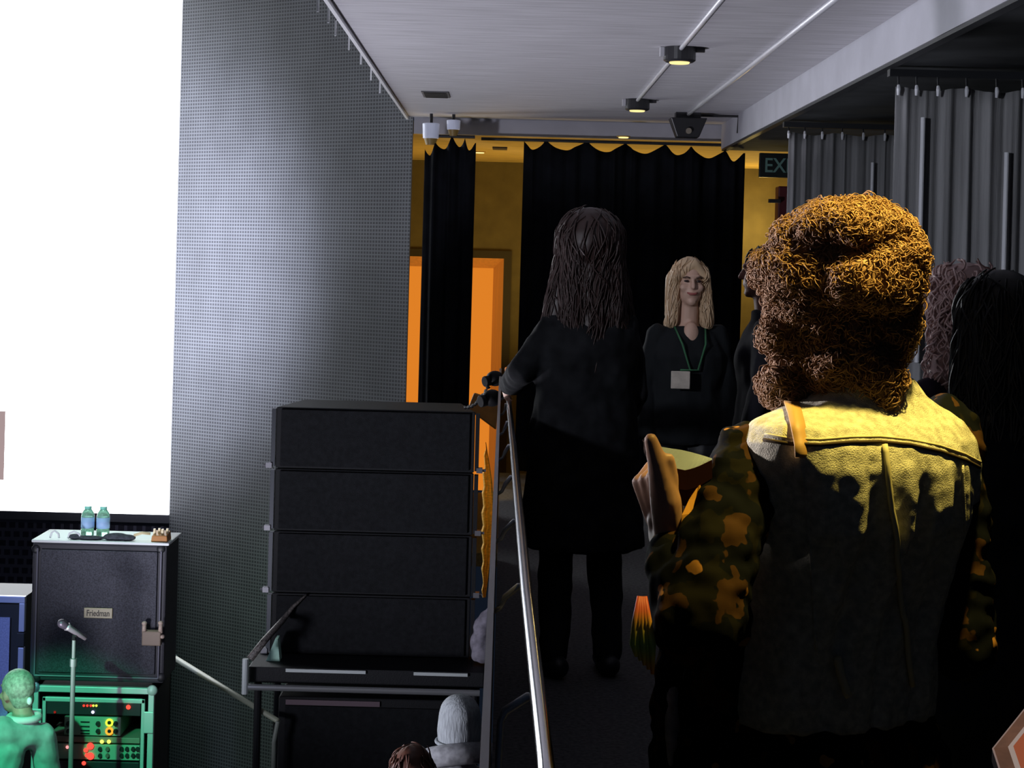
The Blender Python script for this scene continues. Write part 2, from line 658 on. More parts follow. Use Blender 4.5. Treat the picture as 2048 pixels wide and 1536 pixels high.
# pair of white fittings under the ceiling's far corner
m_wfit = M('white_plastic_glow', (.80, .84, .95), .4, emit=(.5, .58, .9, .12))  # faint bluish emission paints light onto the housings
for (px, py, r, hgt, lab) in ((862, 262, .062, .11, 'larger white cylinder spotlight under the far ceiling corner'), (907, 250, .05, .07, 'smaller white cylinder spotlight beside the larger one')):
    p = pt(px, py, 12.6)
    t = thing('spotlight', lab, 'spotlight', p)
    MB().cyl(p + Vector((0, 0, -hgt / 2)), p + Vector((0, 0, hgt / 2)), r * .92, r, 24).build('housing', m_wfit, t, bevel=.006)
    MB().cyl(p + Vector((0, 0, -hgt / 2 - .045)), p + Vector((0, 0, -hgt / 2)), r * .55, r * .8, 20).build('nozzle', M('amber_nozzle', (.3, .2, .06), .5), t)
    MB().cyl(p + Vector((0, 0, hgt / 2)), (p.x, p.y, 2.62), .012, .012, 8).build('stem', m_fit, t)
# recessed lamps in the lobby ceiling
for (px, py, lab) in ((1247, 272, 'small warm lamp set in ochre lobby ceiling above wide black curtain'), (960, 303, 'small warm lamp set in ochre lobby ceiling beside narrow black curtain')):
    y = 13
    for _ in range(6):
        y *= (2.50 - EYE) / (pt(px, py, y).z - EYE)
    p = pt(px, py, y)
    t = thing('recessed_lamp', lab, 'lamp', p)
    MB().cyl((p.x, p.y, 2.5), (p.x, p.y, 2.492), .05, .05, 20).build('rim', m_ochre, t)
    MB().cyl((p.x, p.y, 2.4915), (p.x, p.y, 2.485), .036, .036, 20).build('lens', m_warm, t)
p = pt(1000, 291, 14.3)
tag(MB().box((p.x - .06, p.y - .1, 2.485), (p.x + .06, p.y + .1, 2.5)).build('ceiling_grille', m_frame, None, bevel=.004), 'small dark grille in the ochre lobby ceiling', 'grille')

# ================================================================ CURTAINS
def curtain(name, label, x0, x1, y, z0, topf, mat, folds, amp, group=None, seed=1, thick=.006):
    rr = random.Random(seed)
    nx, nz = int(folds * 14), 26
    ph = [rr.uniform(-.9, .9) for _ in range(int(folds) + 3)]
    am = [rr.uniform(.55, 1.35) for _ in range(int(folds) + 3)]
    g = []
    for i in range(nx + 1):
        u = i / nx
        s = u * folds
        k = int(s)
        t = s - k
        t = t * t * (3 - 2 * t)
        pa = ph[k] * (1 - t) + ph[k + 1] * t
        aa = am[k] * (1 - t) + am[k + 1] * t
        g.append((x0 + (x1 - x0) * u, 6.283 * s + pa, aa))
    vs, fs = [], []
    for side in (0, 1):
        for j in range(nz + 1):
            v = j / nz
            for (x, a, aa) in g:
                top = topf(x)
                z = z0 + (top - z0) * v
                d = amp * aa * (math.cos(a) + .35 * math.cos(2.3 * a + 1 + v)) * (1 - .25 * v)
                vs.append((x + .25 * amp * math.sin(a + v), y + d + side * thick, z))
    n = nx + 1
    off = (nz + 1) * n
    for j in range(nz):
        for i in range(nx):
            a = j * n + i
            fs.append((a, a + 1, a + n + 1, a + n))
            fs.append((off + a + n, off + a + n + 1, off + a + 1, off + a))
    for i in range(nx):
        fs.append((i + 1, i, off + i, off + i + 1))
        t = nz * n + i
        fs.append((t, t + 1, off + t + 1, off + t))
    for j in range(nz):
        a = j * n
        fs.append((a, a + n, off + a + n, off + a))
        b = a + nx
        fs.append((b + n, b, off + b, off + b + n))
    root = thing(name, label, 'curtain', ((x0 + x1) / 2, y, z0), group)
    MB().add(vs, fs).build('cloth', mat, root, True)
    return root


m_grey_cloth = M('grey_curtain_cloth', (.27, .27, .275), .9, nz=(8, .3), bump=(90, .25), stretch=(3, 3, .15), spec=.15)
m_black_cloth = M('black_velvet', (.006, .007, .010), .9, nz=(8, .3))
m_hook = M('pale_hook', (.75, .76, .8), .4)


def booth_curtain(label, x0, x1, y, hooks, rods, seed, folds):
    top = 2.345 if y < 9 else 2.36
    c = curtain('grey_curtain', label, x0, x1, y, .04, lambda x: top + .008 * math.cos((x - x0) * 22), m_grey_cloth, folds, .013, seed=seed)
    MB().box((x0 - .03, y - .02, 2.395), (x1, y + .03, 2.425)).build('track', m_black, c)
    for px in hooks:
        x = pt(px, 200, y).x
        MB().tube([(x, y - .022, top - .03), (x, y - .028, top - .004), (x, y - .022, top + .012)], [.006, .009, .006], 8).build('hook', m_hook, c)
        MB().tube([(x, y - .022, top + .012), (x, y - .012, 2.396)], .004, 6).build('glider', m_black, c)
    for (px, ya, yb2) in rods:
        a, b = pt(px, ya, y - .03), pt(px, yb2, y - .03)
        MB().tube([(a.x, y - .034, a.z), (a.x, y - .034, b.z)], .010, 10).build('draw_rod', m_hook, c)
    return c


xb = 1.632
booth_curtain('grey pleated booth curtain nearest the camera, hung with two pale rods', xb, 3.6, 7.4, [1794, 1830, 1873, 1930, 1990, 2042], [(1846, 235, 725), (2013, 305, 900)], 3, 22)
booth_curtain('grey pleated booth curtain behind the nearer one, beside the exit sign', xb, 3.6, 10.2, [1578, 1610, 1645, 1685, 1727, 1770], [(1745, 325, 480)], 5, 26)


def scallop(pk, y):
    z = [(pt(px, py, y).x, pt(px, py, y).z) for px, py in pk]

    def f(x):
        if x <= z[0][0]:
            return z[0][1]
        for (a, za), (b, zb) in zip(z, z[1:]):
            if x <= b:
                t = (x - a) / (b - a)
                return za * (1 - t) + zb * t - .075 * (1 - abs(2 * t - 1) ** 1.7)
        return z[-1][1]
    return f


YB = 12.9
pk = [(1046, 280), (1090, 279), (1172, 281), (1250, 286), (1330, 288), (1382, 292), (1450, 300), (1486, 306)]
bc = curtain('black_curtain', 'wide black curtain with scalloped top closing the corridor end', pt(1044, 400, YB).x, pt(1487, 400, YB).x, YB, .03, scallop(pk, YB), m_black_cloth, 11, .03, seed=8)
MB().tube([(pt(1044, 270, YB).x - .3, YB - .0, 2.47), (pt(1487, 270, YB).x + .1, YB, 2.47)], .012, 10).build('track', m_black, bc)
pk2 = [(848, 296), (872, 284), (906, 270), (930, 276), (950, 285)]
YN = 12.6
nc = curtain('black_curtain', 'narrow black curtain strip in front of the orange doorway', pt(846, 400, YN).x, pt(950, 400, YN).x - .005, YN, -1.4, scallop(pk2, YN), m_black_cloth, 3, .02, seed=4)
MB().tube([(pt(846, 270, YN).x, YN, 2.46), (pt(950, 270, YN).x, YN, 2.46)], .012, 10).build('track', m_black, nc)
# exit sign
p = pt(1560, 331, 12.3)
es = thing('exit_sign', 'dark exit sign half hidden behind the far grey curtain', 'sign', (p.x, 12.3, p.z - .085))
MB().box((p.x - .145, 12.29, p.z - .085), (p.x + .185, 12.33, p.z + .085)).build('box', M('sign_black', (.01, .014, .014), .4), es, bevel=.004)
text_mesh('EXIT', 'lettering', M('sign_letters', (.12, .22, .20), .5, emit=(.15, .4, .33, .015)), es, (p.x + .02, 12.287, p.z), .10, .25, .002, .01)
MB().cyl((p.x + .1, 12.31, p.z + .085), (p.x + .1, 12.31, 2.44), .008, .008, 8).build('hanger', m_fit, es)
p0, p1 = pt(1557, 372, 12.8), pt(1582, 560, 12.8)
tag(MB().box((p0.x, 12.8, 0), (p1.x, 12.95, p0.z)).build('alarm_cabinet', M('dark_red', (.10, .015, .02), .5), None, bevel=.01, origin=(p0.x, 12.85, 0)), 'dark red cabinet edge beside the yellow wall under exit sign', 'cabinet')
p = pt(1545, 402, 12.78)
tag(MB().box((p.x - .03, 12.76, p.z - .014), (p.x + .06, 12.80, p.z + .014)).build('door_handle_lever', m_fit, None, bevel=.004), 'small dark lever sticking out beside the dark red cabinet', 'lever')

# ================================================================ RAILING
m_chrome = M('polished_steel', (.75, .75, .78), .16, 1.0)
m_brk = M('satin_steel', (.85, .85, .88), .42, .5)
m_dull = M('brushed_steel', (.28, .28, .30), .45, 1.0)
m_panel = M('black_steel_panel', (.012, .012, .014), .5)
rl = thing('railing', 'black balustrade with shiny tubular handrail along the balcony edge', 'railing', (0, 5, 0))
MB().box((-.014, 1.0, -.15), (-.004, 9.2, 1.0)).build('panel', m_panel, rl)
MB().box((-.0135, 1.0, 1.0), (-.0035, 9.2, 1.008)).build('cap', m_dull, rl)
prof = [(1.0, .064), (2.0, .0607), (3.0, .052), (4.2, .046), (5.4, .040), (6.6, .033), (7.8, .028), (9.3, .024)]
MB().tube([(x, y, 1.0) for y, x in prof], .011, 16).build('handrail', m_chrome, rl, True)
for y in (1.55, 2.33, 3.12, 3.9, 4.7, 5.5, 6.3, 7.1, 7.9, 8.7):
    xr = float(np.interp(y, [a for a, _ in prof], [b for _, b in prof]))
    zb = .86 if y < 2.6 else .945
    MB().tube([(-.004, y, zb), (.008, y, zb + .008), (.010, y, .958), (.016, y, .972), (xr - .012, y, .992), (xr, y, .992)], [.0045, .0045, .0045, .006, .006, .005], 8).build('bracket', m_brk, rl, True)

# clamped lamps on the rail end
m_blk_metal = M('black_metal', (.008, .008, .009), .6, spec=.15)
for (px, py, yy, r, lab) in ((990, 757, 8.6, .045, 'upper round black lamp clamped at the rail end'), (984, 796, 8.2, .048, 'lower round black lamp clamped at the rail end')):
    p = pt(px, py, yy)
    t = thing('clamp_lamp', lab, 'lamp', p)
    MB().ell(p, (r, r, r * .85)).build('can', m_blk_metal, t, True)
    MB().cyl(p + Vector((-r * .5, -.01, -.01)), p + Vector((-r * 1.15, -.03, -.015)), r * .55, r * .6, 18).build('hood', m_blk_metal, t, bevel=.004)
    MB().tube([p + Vector((r * .6, 0, 0)), p + Vector((r + .03, 0, .02)), (.02, yy, 1.02)], .01, 8).build('clamp', m_blk_metal, t)
ch = MB()
a, b = pt(976, 775, 8.55), pt(930, 815, 10.3)
for k in range(12):
    t = k / 11
    q = a.lerp(b, t) + Vector((0, 0, -.03 * math.sin(math.pi * t)))
    if k % 2 == 0:
        ch.ell(q, (.012, .03, .008), None, 8, 6)
    else:
        ch.ell(q, (.008, .03, .012), None, 8, 6)
ch.tube([a.lerp(b, k / 11) + Vector((0, 0, -.03 * math.sin(math.pi * k / 11))) for k in range(12)], .005, 6)
tag(ch.build('safety_chain', m_blk_metal, None, True), 'thin dark safety chain from the clamp lamps to the speaker stack', 'chain')

# ================================================================ SPEAKER STACK
YS = 10.4
m_cab = M('black_cabinet', (.010, .011, .013), .6, bump=(150, .2), spec=.2)
m_grille = M('black_grille', (.010, .011, .013), .65, nz=(40, .3), bump=(320, .5), spec=.12)
m_pin = M('grey_pin', (.20, .20, .22), .4, .6)
sx0, sx1 = pt(547, 1060, YS).x, pt(945, 1060, YS).x
edges = [pt(745, y, YS).z for y in (818, 941, 1066, 1190, 1312)]
names = ['topmost black speaker cabinet of the tall stack', 'second black speaker cabinet from the top of the tall stack', 'third black speaker cabinet from the top of the tall stack', 'lowest black speaker cabinet of the stack, on the platform']
for i in range(4):
    zt, zb = edges[i] - .002, edges[i + 1] + .002
    t = thing('speaker_cabinet', names[i], 'speaker', ((sx0 + sx1) / 2, YS + .3, zb), 'stacked speaker cabinets')
    MB().hexa([(sx0, YS, zb), (sx1, YS, zb), (sx1 - .1, YS + .6, zb), (sx0 + .1, YS + .6, zb)], [(sx0, YS, zt), (sx1, YS, zt), (sx1 - .1, YS + .6, zt), (sx0 + .1, YS + .6, zt)]).build('cabinet', m_cab, t, bevel=.006)
    MB().box((sx0 + .03, YS - .015, zb + .012), (sx1 - .03, YS - .001, zt - .012)).build('grille', m_grille, t, bevel=.004)
    for s, xx in ((-1, sx0), (1, sx1)):
        MB().box((xx - .012 + s * .014, YS - .01, zb + .01), (xx + .012 + s * .014, YS + .05, zt - .01)).build('rigging_bar', m_cab if s > 0 else M('bar_edge', (.05, .055, .065), .35, .5), t)
        MB().box((xx - .02 + s * .034, YS - .02, zb - .0), (xx + .016 + s * .034, YS + .03, zb + .03)).cyl((xx + s * .05, YS, zb + .015), (xx + s * .07, YS, zb + .015), .008, .008, 8).build('rigging_pin', m_pin, t)
# platform carrying it
zp = edges[4]
px0, px1 = pt(500, 1330, 10.1).x, -.06
pl = thing('platform', 'dark platform with pale edge strips carrying the speaker stack', 'platform', ((px0 + px1) / 2, 10.4, STAGE_Z))
MB().box((px0, 10.05, zp - .09), (px1, 11.05, zp - .0)).build('deck', m_cab, pl, bevel=.004)
m_strip = M('pale_strip', (.45, .5, .5), .5)
for (a, b) in ((572, 732), (828, 936)):
    MB().box((pt(a, 1318, 10.04).x, 10.035, zp - .022), (pt(b, 1318, 10.04).x, 10.049, zp - .004)).build('edge_strip', m_strip, pl)
MB().tube([(px0 + .01, 9.98, zp - .10), (px1 - .02, 9.98, zp - .10)], .018, 10).build('front_tube', M('dull_tube', (.22, .23, .24), .4, .5), pl)
MB().tube([(px0 - .01, 9.98, zp + .06), (px0 - .01, 9.98, zp - .14)], .018, 10).build('corner_post', m_strip, pl)
for x in (px0 + .05, px1 - .05):
    for y in (10.1, 11.0):
        MB().tube([(x, y, STAGE_Z), (x, y, zp - .09)], .022, 10).build('leg', m_cab, pl)
q = pt(545, 1300, 10.25)
MB().hexa([(q.x - .03, 10.2, zp), (q.x + .05, 10.2, zp), (q.x + .05, 10.3, zp), (q.x - .03, 10.3, zp)], [(q.x + .02, 10.2, zp + .13), (q.x + .035, 10.2, zp + .13), (q.x + .035, 10.3, zp + .13), (q.x + .02, 10.3, zp + .13)]).build('bracket', M('pale_bracket', (.35, .6, .5), .5), pl)
# bass cabinet under it
sub_t = pt(700, 1396, 10.15).z
sbx = thing('bass_speaker', 'large dark bass speaker under the platform', 'speaker', (-.75, 10.5, STAGE_Z))
MB().box((pt(556, 1450, 10.15).x, 10.15, STAGE_Z), (-.12, 10.95, sub_t)).build('cabinet', m_cab, sbx, bevel=.01)
MB().box((pt(570, 1450, 10.15).x, 10.135, STAGE_Z + .06), (-.16, 10.149, sub_t - .05)).build('grille', m_grille, sbx)
MB().box((pt(572, 1396, 10.15).x, 10.138, sub_t - .045), (pt(760, 1396, 10.15).x, 10.149, sub_t - .015)).build('vent_strip', M('dusky_strip', (.12, .08, .10), .6), sbx)
# braided cable from the platform corner up across the stack
cb = [pt(500, 1318, 9.95), pt(530, 1280, 10.0), pt(566, 1240, 10.3), pt(585, 1215, 10.36), pt(612, 1190, 10.37)]
tag(MB().tube(cb, [.022, .02, .018, .012, .006], 8).build('cable_strap', M('braided', (.10, .09, .085), .6, nz=(90, .8)), None, True), 'braided dark strap from platform corner up the speaker stack', 'strap')
# grey cover draped on the right of the stack
cv = MB()
for k, (px, py, r) in enumerate(((963, 1255, .05), (972, 1240, .045), (958, 1285, .055), (975, 1290, .04), (965, 1308, .045), (952, 1310, .03), (981, 1222, .025))):
    cv.ell(pt(px, py, 10.25), (r, r * .9, r * 1.3))
tag(cv.fuse('dust_cover', M('grey_cloth', (.20, .19, .23), .9, nz=(25, .4)), None, .01, 2), 'crumpled grey cover bundled beside the stack by the railing', 'cover')
# pleated gold drape seen past the stack
gd = MB()
n = 16
yy = 12.2
Lp = [(971, 885), (966, 960), (964, 1040), (964, 1110), (965, 1195)]
Rp = [(972, 885), (984, 960), (990, 1040), (984, 1110), (972, 1195)]
vs, fs = [], []
K = 24
for j in range(K + 1):
    t = j / K * 4
    i = min(3, int(t))
    u = t - i
    l = pt(Lp[i][0] * (1 - u) + Lp[i + 1][0] * u + 2 * math.sin(j * 2.1), Lp[i][1] * (1 - u) + Lp[i + 1][1] * u, yy)
    r = pt(Rp[i][0] * (1 - u) + Rp[i + 1][0] * u, Rp[i][1] * (1 - u) + Rp[i + 1][1] * u, yy)
    for k in range(9):
        q = l.lerp(r, k / 8)
        vs.append(q + Vector((0, .012 * math.cos(k * 2.2) + .0, 0)))
    for k in range(9):
        q = l.lerp(r, k / 8)
        vs.append(q + Vector((0, .012 * math.cos(k * 2.2) + .02, 0)))
for j in range(K):
    for k in range(8):
        a = j * 18 + k
        fs.append((a, a + 18, a + 19, a + 1))
        fs.append((a + 9, a + 10, a + 28, a + 27))
    for k in (0, 8):
        a = j * 18 + k
        fs.append((a, a + 9, a + 27, a + 18))
tag(gd.add(vs, fs).build('gold_drape', M('gold_cloth', (.75, .45, .07), .7, nz=(30, .3), stretch=(1, 1, 4)), None, False), 'narrow gold pleated drape between the speaker stack and railing', 'drape')
# box of the lobby side with the orange light put into its colour
p = pt(955, 825, 10.9)
tag(MB().hexa([pt(935, 818, 10.95), pt(992, 860, 10.95), pt(992, 860, 11.3), pt(935, 818, 11.3)], [pt(948, 785, 10.95), pt(998, 800, 10.95), pt(998, 800, 11.3), pt(948, 785, 11.3)]).build('lamp_housing', M('amber_lit_case', (.55, .25, .06), .6, nz=(12, .2)), None, bevel=.01), 'amber lit housing behind the clamp lamps above the speaker stack', 'housing')

# ================================================================ AMPLIFIER RIG
YC = 9.7
m_tolex = M('black_vinyl', (.035, .035, .044), .6, bump=(260, .3))
m_cloth = M('speaker_cloth', (.050, .052, .066), .85, nz=(140, .5))
cx0, cx1 = pt(62, 1220, YC).x, pt(331, 1220, YC).x
cz1, cz0 = pt(200, 1088, YC).z, pt(200, 1364, YC).z
cab = thing('guitar_cabinet', 'square black guitar speaker cabinet with gold nameplate', 'speaker', ((cx0 + cx1) / 2, YC + .2, cz0))
MB().box((cx0, YC, cz0), (cx1, YC + .36, cz1)).build('cabinet', m_tolex, cab, bevel=.012)
MB().box((cx0 + .05, YC - .012, cz0 + .05), (cx1 - .05, YC - .0005, cz1 - .035)).build('grille_cloth', m_cloth, cab, bevel=.004)
m_pip = M('grey_piping', (.16, .16, .2), .5)
for xx in (cx0 + .03, cx1 - .03):
    MB().tube([(xx, YC - .008, cz0 + .03), (xx, YC - .008, cz1 - .03)], .005, 8).build('piping', m_pip, cab)
MB().tube([(cx0 + .03, YC - .008, cz0 + .03), (cx1 - .03, YC - .008, cz0 + .03)], .005, 8).build('piping', m_pip, cab)
bp = pt(195.5, 1227, YC - .03)
MB().box((bp.x - .079, YC - .022, bp.z - .028), (bp.x + .079, YC - .0125, bp.z + .028)).build('nameplate', M('gold_plate', (.38, .34, .22), .5), cab, bevel=.003)
text_mesh('Friedman', 'lettering', M('plate_ink', (.05, .04, .03), .6), cab, (bp.x, YC - .0235, bp.z), .034, .125, .001, .01)
for (px, py) in ((72, 1098), (322, 1098), (72, 1355), (322, 1355)):
    q = pt(px, py, YC)
    MB().ell((q.x, YC + .002, q.z), (.025, .012, .025)).build('corner', m_black, cab, True)
tag(MB().box((cx0 - .005, YC - .01, cz1 + .001), (cx1 + .012, YC + .37, cz1 + .016)).build('lit_top_layer', M('lit_top_layer', (.8, .84, .84), .8), None, bevel=.004, origin=((cx0 + cx1) / 2, YC, cz1)), 'thin white layer standing in for light on the guitar cabinet top', 'cloth')  # white layer paints the brightly lit top of the cabinet
TZ = cz1 + .0165
# bottles
m_bottle = M('green_plastic', (.45, .85, .62), .12, trans=.6)
m_lab = M('blue_label', (.35, .55, .85), .5)
m_bcap = M('teal_cap', (.25, .75, .6), .4)


def bottle(px, label):
    x = pt(px, 1080, YC + .1).x
    y = YC + .13
    t = thing('water_bottle', label, 'bottle', (x, y, TZ), 'water bottles on the guitar cabinet')
    r = .036
    P = [(0, .030), (.006, r), (.045, r), (.05, r * .94), (.055, r), (.118, r), (.135, .033), (.150, .024), (.158, .018)]
    MB().tube([(x, y, TZ + z) for z, _ in P], [q for _, q in P], 20).build('bottle_body', m_bottle, t, True)
    MB().tube([(x, y, TZ + .052), (x, y, TZ + .112)], [r + .0012] * 2, 20).build('label_band', m_lab, t, True)
    MB().tube([(x, y, TZ + .158), (x, y, TZ + .173)], [.02] * 2, 16).build('cap', m_bcap, t)


bottle(172, 'left one of the two green water bottles on the guitar cabinet')
bottle(203, 'right one of the two green water bottles on the guitar cabinet')
bg = MB()
for (px, py, rx, rz) in ((180, 1079, .09, .012), (150, 1079, .035, .016), (235, 1080, .07, .022), (255, 1079, .05, .018), (222, 1077, .04, .02)):
    q = pt(px, py, YC + .05)
    bg.ell((q.x, YC + .04, TZ + rz * .9), (rx, .03, rz))
tag(bg.fuse('dark_towel', M('dark_towel', (.05, .055, .07), .95, nz=(60, .4)), None, .006, 2), 'crumpled dark towel beside the water bottles on the cabinet', 'towel')
pd = thing('effects_pedal', 'small brown pedal with pale knobs on the cabinet corner', 'pedal', (pt(316, 1080, YC).x, YC + .06, TZ))
a, b = pt(301, 1080, YC).x, pt(334, 1080, YC).x
MB().hexa([(a, YC + .01, TZ), (b, YC + .01, TZ), (b, YC + .13, TZ), (a, YC + .13, TZ)], [(a + .004, YC + .015, TZ + .035), (b - .004, YC + .015, TZ + .035), (b - .004, YC + .125, TZ + .05), (a + .004, YC + .125, TZ + .05)]).build('body', M('brown_box', (.45, .2, .06), .5), pd, bevel=.004)
for k in range(4):
    xx = a + .012 + k * (b - a - .024) / 3
    MB().cyl((xx, YC + .05 + .02 * (k % 2), TZ + .036), (xx, YC + .05 + .02 * (k % 2), TZ + .068), .009, .007, 12).build('knob', M('cream_knob', (.85, .75, .5), .4), pd)
for i, (u0, u1, lab) in enumerate((((100, 1076), (118, 1078), 'short white cable loop alone on the cabinet top'), ((136, 1072), (160, 1076), 'white cable loop curling against the left bottle'))):
    a, b = pt(*u0, YC + .03), pt(*u1, YC + .03)
    mid = (a + b) / 2
    tag(MB().tube([(a.x, YC + .03, TZ + .006), (a.x + .008, YC + .03, TZ + .034), (mid.x, YC + .03, TZ + .046), (b.x - .004, YC + .03, TZ + .03), (b.x, YC + .03, TZ + .006)], .006, 8).build('cable', m_hook, None, True), lab, 'cable')
q0, q1 = pt(268, 1076, YC + .04), pt(300, 1072, YC + .04)
tag(MB().tube([(q0.x, YC + .04, TZ + .03), ((q0.x + q1.x) / 2, YC + .04, TZ + .045), (q1.x, YC + .05, TZ + .04)], .008, 8).build('cable', M('tan_cable', (.6, .5, .3), .5), None, True), 'tan cable running from dark towel to the brown pedal', 'cable')
# clip mount on the right of the cabinet
q = pt(305, 1265, YC - .05)
cm = thing('microphone_clip', 'tan clip bracket hung on the right side of the guitar cabinet', 'clip', q)
m_tan = M('tan_metal', (.20, .15, .11), .6)
MB().box(q + Vector((-.055, -.02, -.07)), q + Vector((.05, .03, .01))).build('plate', m_tan, cm, bevel=.006)
for dx, dz in ((-.045, .05), (.045, .055), (.055, -.02)):
    MB().cyl(q + Vector((dx, -.005, 0 if dz > 0 else -.02)), q + Vector((dx, -.005, dz)), .013, .011, 10).ell(q + Vector((dx, -.005, dz)), (.015, .015, .012)).build('prong', M('pink_tan', (.42, .33, .27), .5), cm, True)
# rack case
rx0, rx1 = pt(66, 1450, YC).x, pt(306, 1450, YC).x
rz1 = cz0 - .03
rk = thing('rack_case', 'flight case rack of lit amplifier units under the guitar cabinet', 'rack', ((rx0 + rx1) / 2, YC + .25, STAGE_Z))
m_alu = M('aluminium', (.55, .60, .60), .45, .15)
m_case = M('case_black', (.02, .022, .022), .6)
bx = MB().box((rx0, YC + .02, STAGE_Z), (rx0 + .03, YC + .5, rz1)).box((rx1 - .03, YC + .02, STAGE_Z), (rx1, YC + .5, rz1)).box((rx0, YC + .02, rz1 - .03), (rx1, YC + .5, rz1)).box((rx0, YC + .02, STAGE_Z), (rx1, YC + .5, STAGE_Z + .03)).box((rx0, YC + .48, STAGE_Z), (rx1, YC + .5, rz1))
bx.build('shell', m_case, rk)
for (a, b) in (((rx0 - .004, YC - .012, STAGE_Z), (rx0 + .028, YC + .02, rz1)), ((rx1 - .028, YC - .012, STAGE_Z), (rx1 + .004, YC + .02, rz1)), ((rx0, YC - .012, rz1 - .03), (rx1, YC + .02, rz1 + .004)),
               ((rx0 + .048, YC, STAGE_Z), (rx0 + .068, YC + .02, rz1 - .06)), ((rx1 - .068, YC, STAGE_Z), (rx1 - .048, YC + .02, rz1 - .06)), ((rx0 + .048, YC, rz1 - .085), (rx1 - .048, YC + .02, rz1 - .06))):
    MB().box(a, b).build('edge_trim', m_alu, rk, bevel=.004)
for (xx) in (rx0 + .008, rx1 - .008):
    MB().ell((xx, YC - .005, rz1 - .008), (.03, .02, .03)).build('corner', M('steel_ball', (.35, .4, .6), .3, .7) if xx < rx0 + .1 else m_alu, rk, True)
for xx in (rx0 + .022, rx1 - .022):
    zc = pt(285, 1443, YC).z
    MB().box((xx - .028, YC - .022, zc - .06), (xx + .028, YC - .0125, zc + .06)).build('latch', m_alu, rk, bevel=.006)
ix0, ix1 = rx0 + .072, rx1 - .072


def led_(u, px, py, col, r=.009, s=4.0, nm='indicator'):
    q = pt(px, py, YC)
    MB().ell((q.x, YC - .004, q.z), (r, .005, r), None, 10, 6).build(nm, emis('led', col, s), u)


def unit(z1y, z0y, mat, xx0=ix0, xx1=ix1):
    z1, z0 = pt(185, z1y, YC).z, pt(185, z0y, YC).z
    return MB().box((xx0, YC + .004, z0 + .004), (xx1, YC + .3, z1 - .004)).build('amplifier_unit', mat, rk, bevel=.003)


m_unit_b = M('unit_black', (.02, .02, .025), .5)
m_unit_g = M('unit_green', (.30, .45, .33), .55)
u1 = unit(1396, 1432, m_unit_b)
RED, YEL, WHT, ORG = (1, .05, .03), (.75, .9, .1), (.6, .6, 1), (1, .35, .03)
for px in (168, 175, 182):
    led_(u1, px, 1411, RED, .007, 1.5)
for px in (187, 193):
    led_(u1, px, 1411, YEL, .007, 1.3)
led_(u1, 186, 1424, WHT, .009, 2.5)
led_(u1, 257, 1414, RED, .013, 2.5)
led_(u1, 110, 1424, RED, .007, .3)
u2 = unit(1433, 1473, m_unit_g, pt(128, 1450, YC).x, pt(241, 1450, YC).x)
m_kn = M('black_knob', (.015, .02, .018), .5)
for px in (137, 196, 231):
    for py in (1447, 1462):
        q = pt(px, py, YC)
        MB().cyl((q.x, YC + .004, q.z), (q.x, YC - .014, q.z), .013, .011, 12).build('knob', m_kn, u2)
for py in (1444, 1453, 1461, 1467):
    q = pt(170, py, YC)
    MB().box((q.x - .025, YC - .0, q.z - .004), (q.x + .025, YC + .006, q.z + .003)).build('slider', m_kn, u2)
for py, col in ((1445, (.6, .85, .05)), (1462, ORG)):
    q = pt(219, py, YC)
    P = [(q.x + .017 * math.cos(a), YC - .004, q.z + .017 * math.sin(a)) for a in np.linspace(0, 6.2832, 20)]
    MB().tube(P, .006, 6, False).build('ring_light', emis('ring', col, 1.6), u2)
    MB().cyl((q.x, YC + .004, q.z), (q.x, YC - .012, q.z), .010, .009, 12).build('knob', m_kn, u2)
u3 = unit(1473, 1487, M('unit_tan', (.30, .24, .18), .6))
for px in (204, 218):
    led_(u3, px, 1483, YEL, .011, 2.2)
u4 = unit(1488, 1521, m_unit_g)
for px in (200, 215, 243, 254, 266, 275):
    for py in (1498, 1511):
        q = pt(px, py, YC)
        MB().cyl((q.x, YC + .004, q.z), (q.x, YC - .012, q.z), .012, .010, 12).build('knob', m_kn if px not in (215,) else m_tan, u4)
for (px, py, r) in ((181, 1492, .02), (172, 1500, .013), (181, 1512, .021), (174, 1510, .012), (168, 1526, .012)):
    led_(u4, px, py, (1, .06, .04), r, 1.8)
led_(u4, 135, 1494, (1, .3, .3), .009, 1.5)
unit(1522, 1560, m_unit_b)
unit(1561, 1610, m_unit_b)
unit(1611, 1700, m_unit_b)
# blue lit case at the far left
bx0, bx1 = pt(-150, 1300, 10.1).x, pt(47, 1300, 10.1).x
bz = pt(20, 1193, 10.1).z
bl = thing('blue_case', 'blue lit flight case speaker at the left edge of stage', 'case', ((bx0 + bx1) / 2, 10.3, STAGE_Z))
MB().box((bx0, 10.1, STAGE_Z), (bx1, 10.5, bz)).build('shell', m_case, bl)
m_bluealu = M('aluminium_edge', (.55, .6, .75), .35, .3)
MB().box((bx0, 10.085, bz - .035), (bx1 + .005, 10.12, bz + .004)).build('edge_trim', m_bluealu, bl, bevel=.004)
for (a, b) in ((bz - .2, bz - .035), (STAGE_Z, bz - .29)):
    MB().box((bx1 - .028, 10.085, a if a > STAGE_Z else STAGE_Z), (bx1 + .005, 10.12, b)).build('edge_trim', m_bluealu, bl, bevel=.004)
MB().box((bx1 - .035, 10.078, bz - .285), (bx1 + .008, 10.12, bz - .205)).build('latch', m_case, bl, bevel=.004)
MB().box((bx0 + .05, 10.092, STAGE_Z + .05), (pt(19, 1300, 10.1).x, 10.0995, bz - .12)).build('grille_cloth', M('blue_grey_cloth', (.30, .33, .5), .8, nz=(120, .2)), bl)
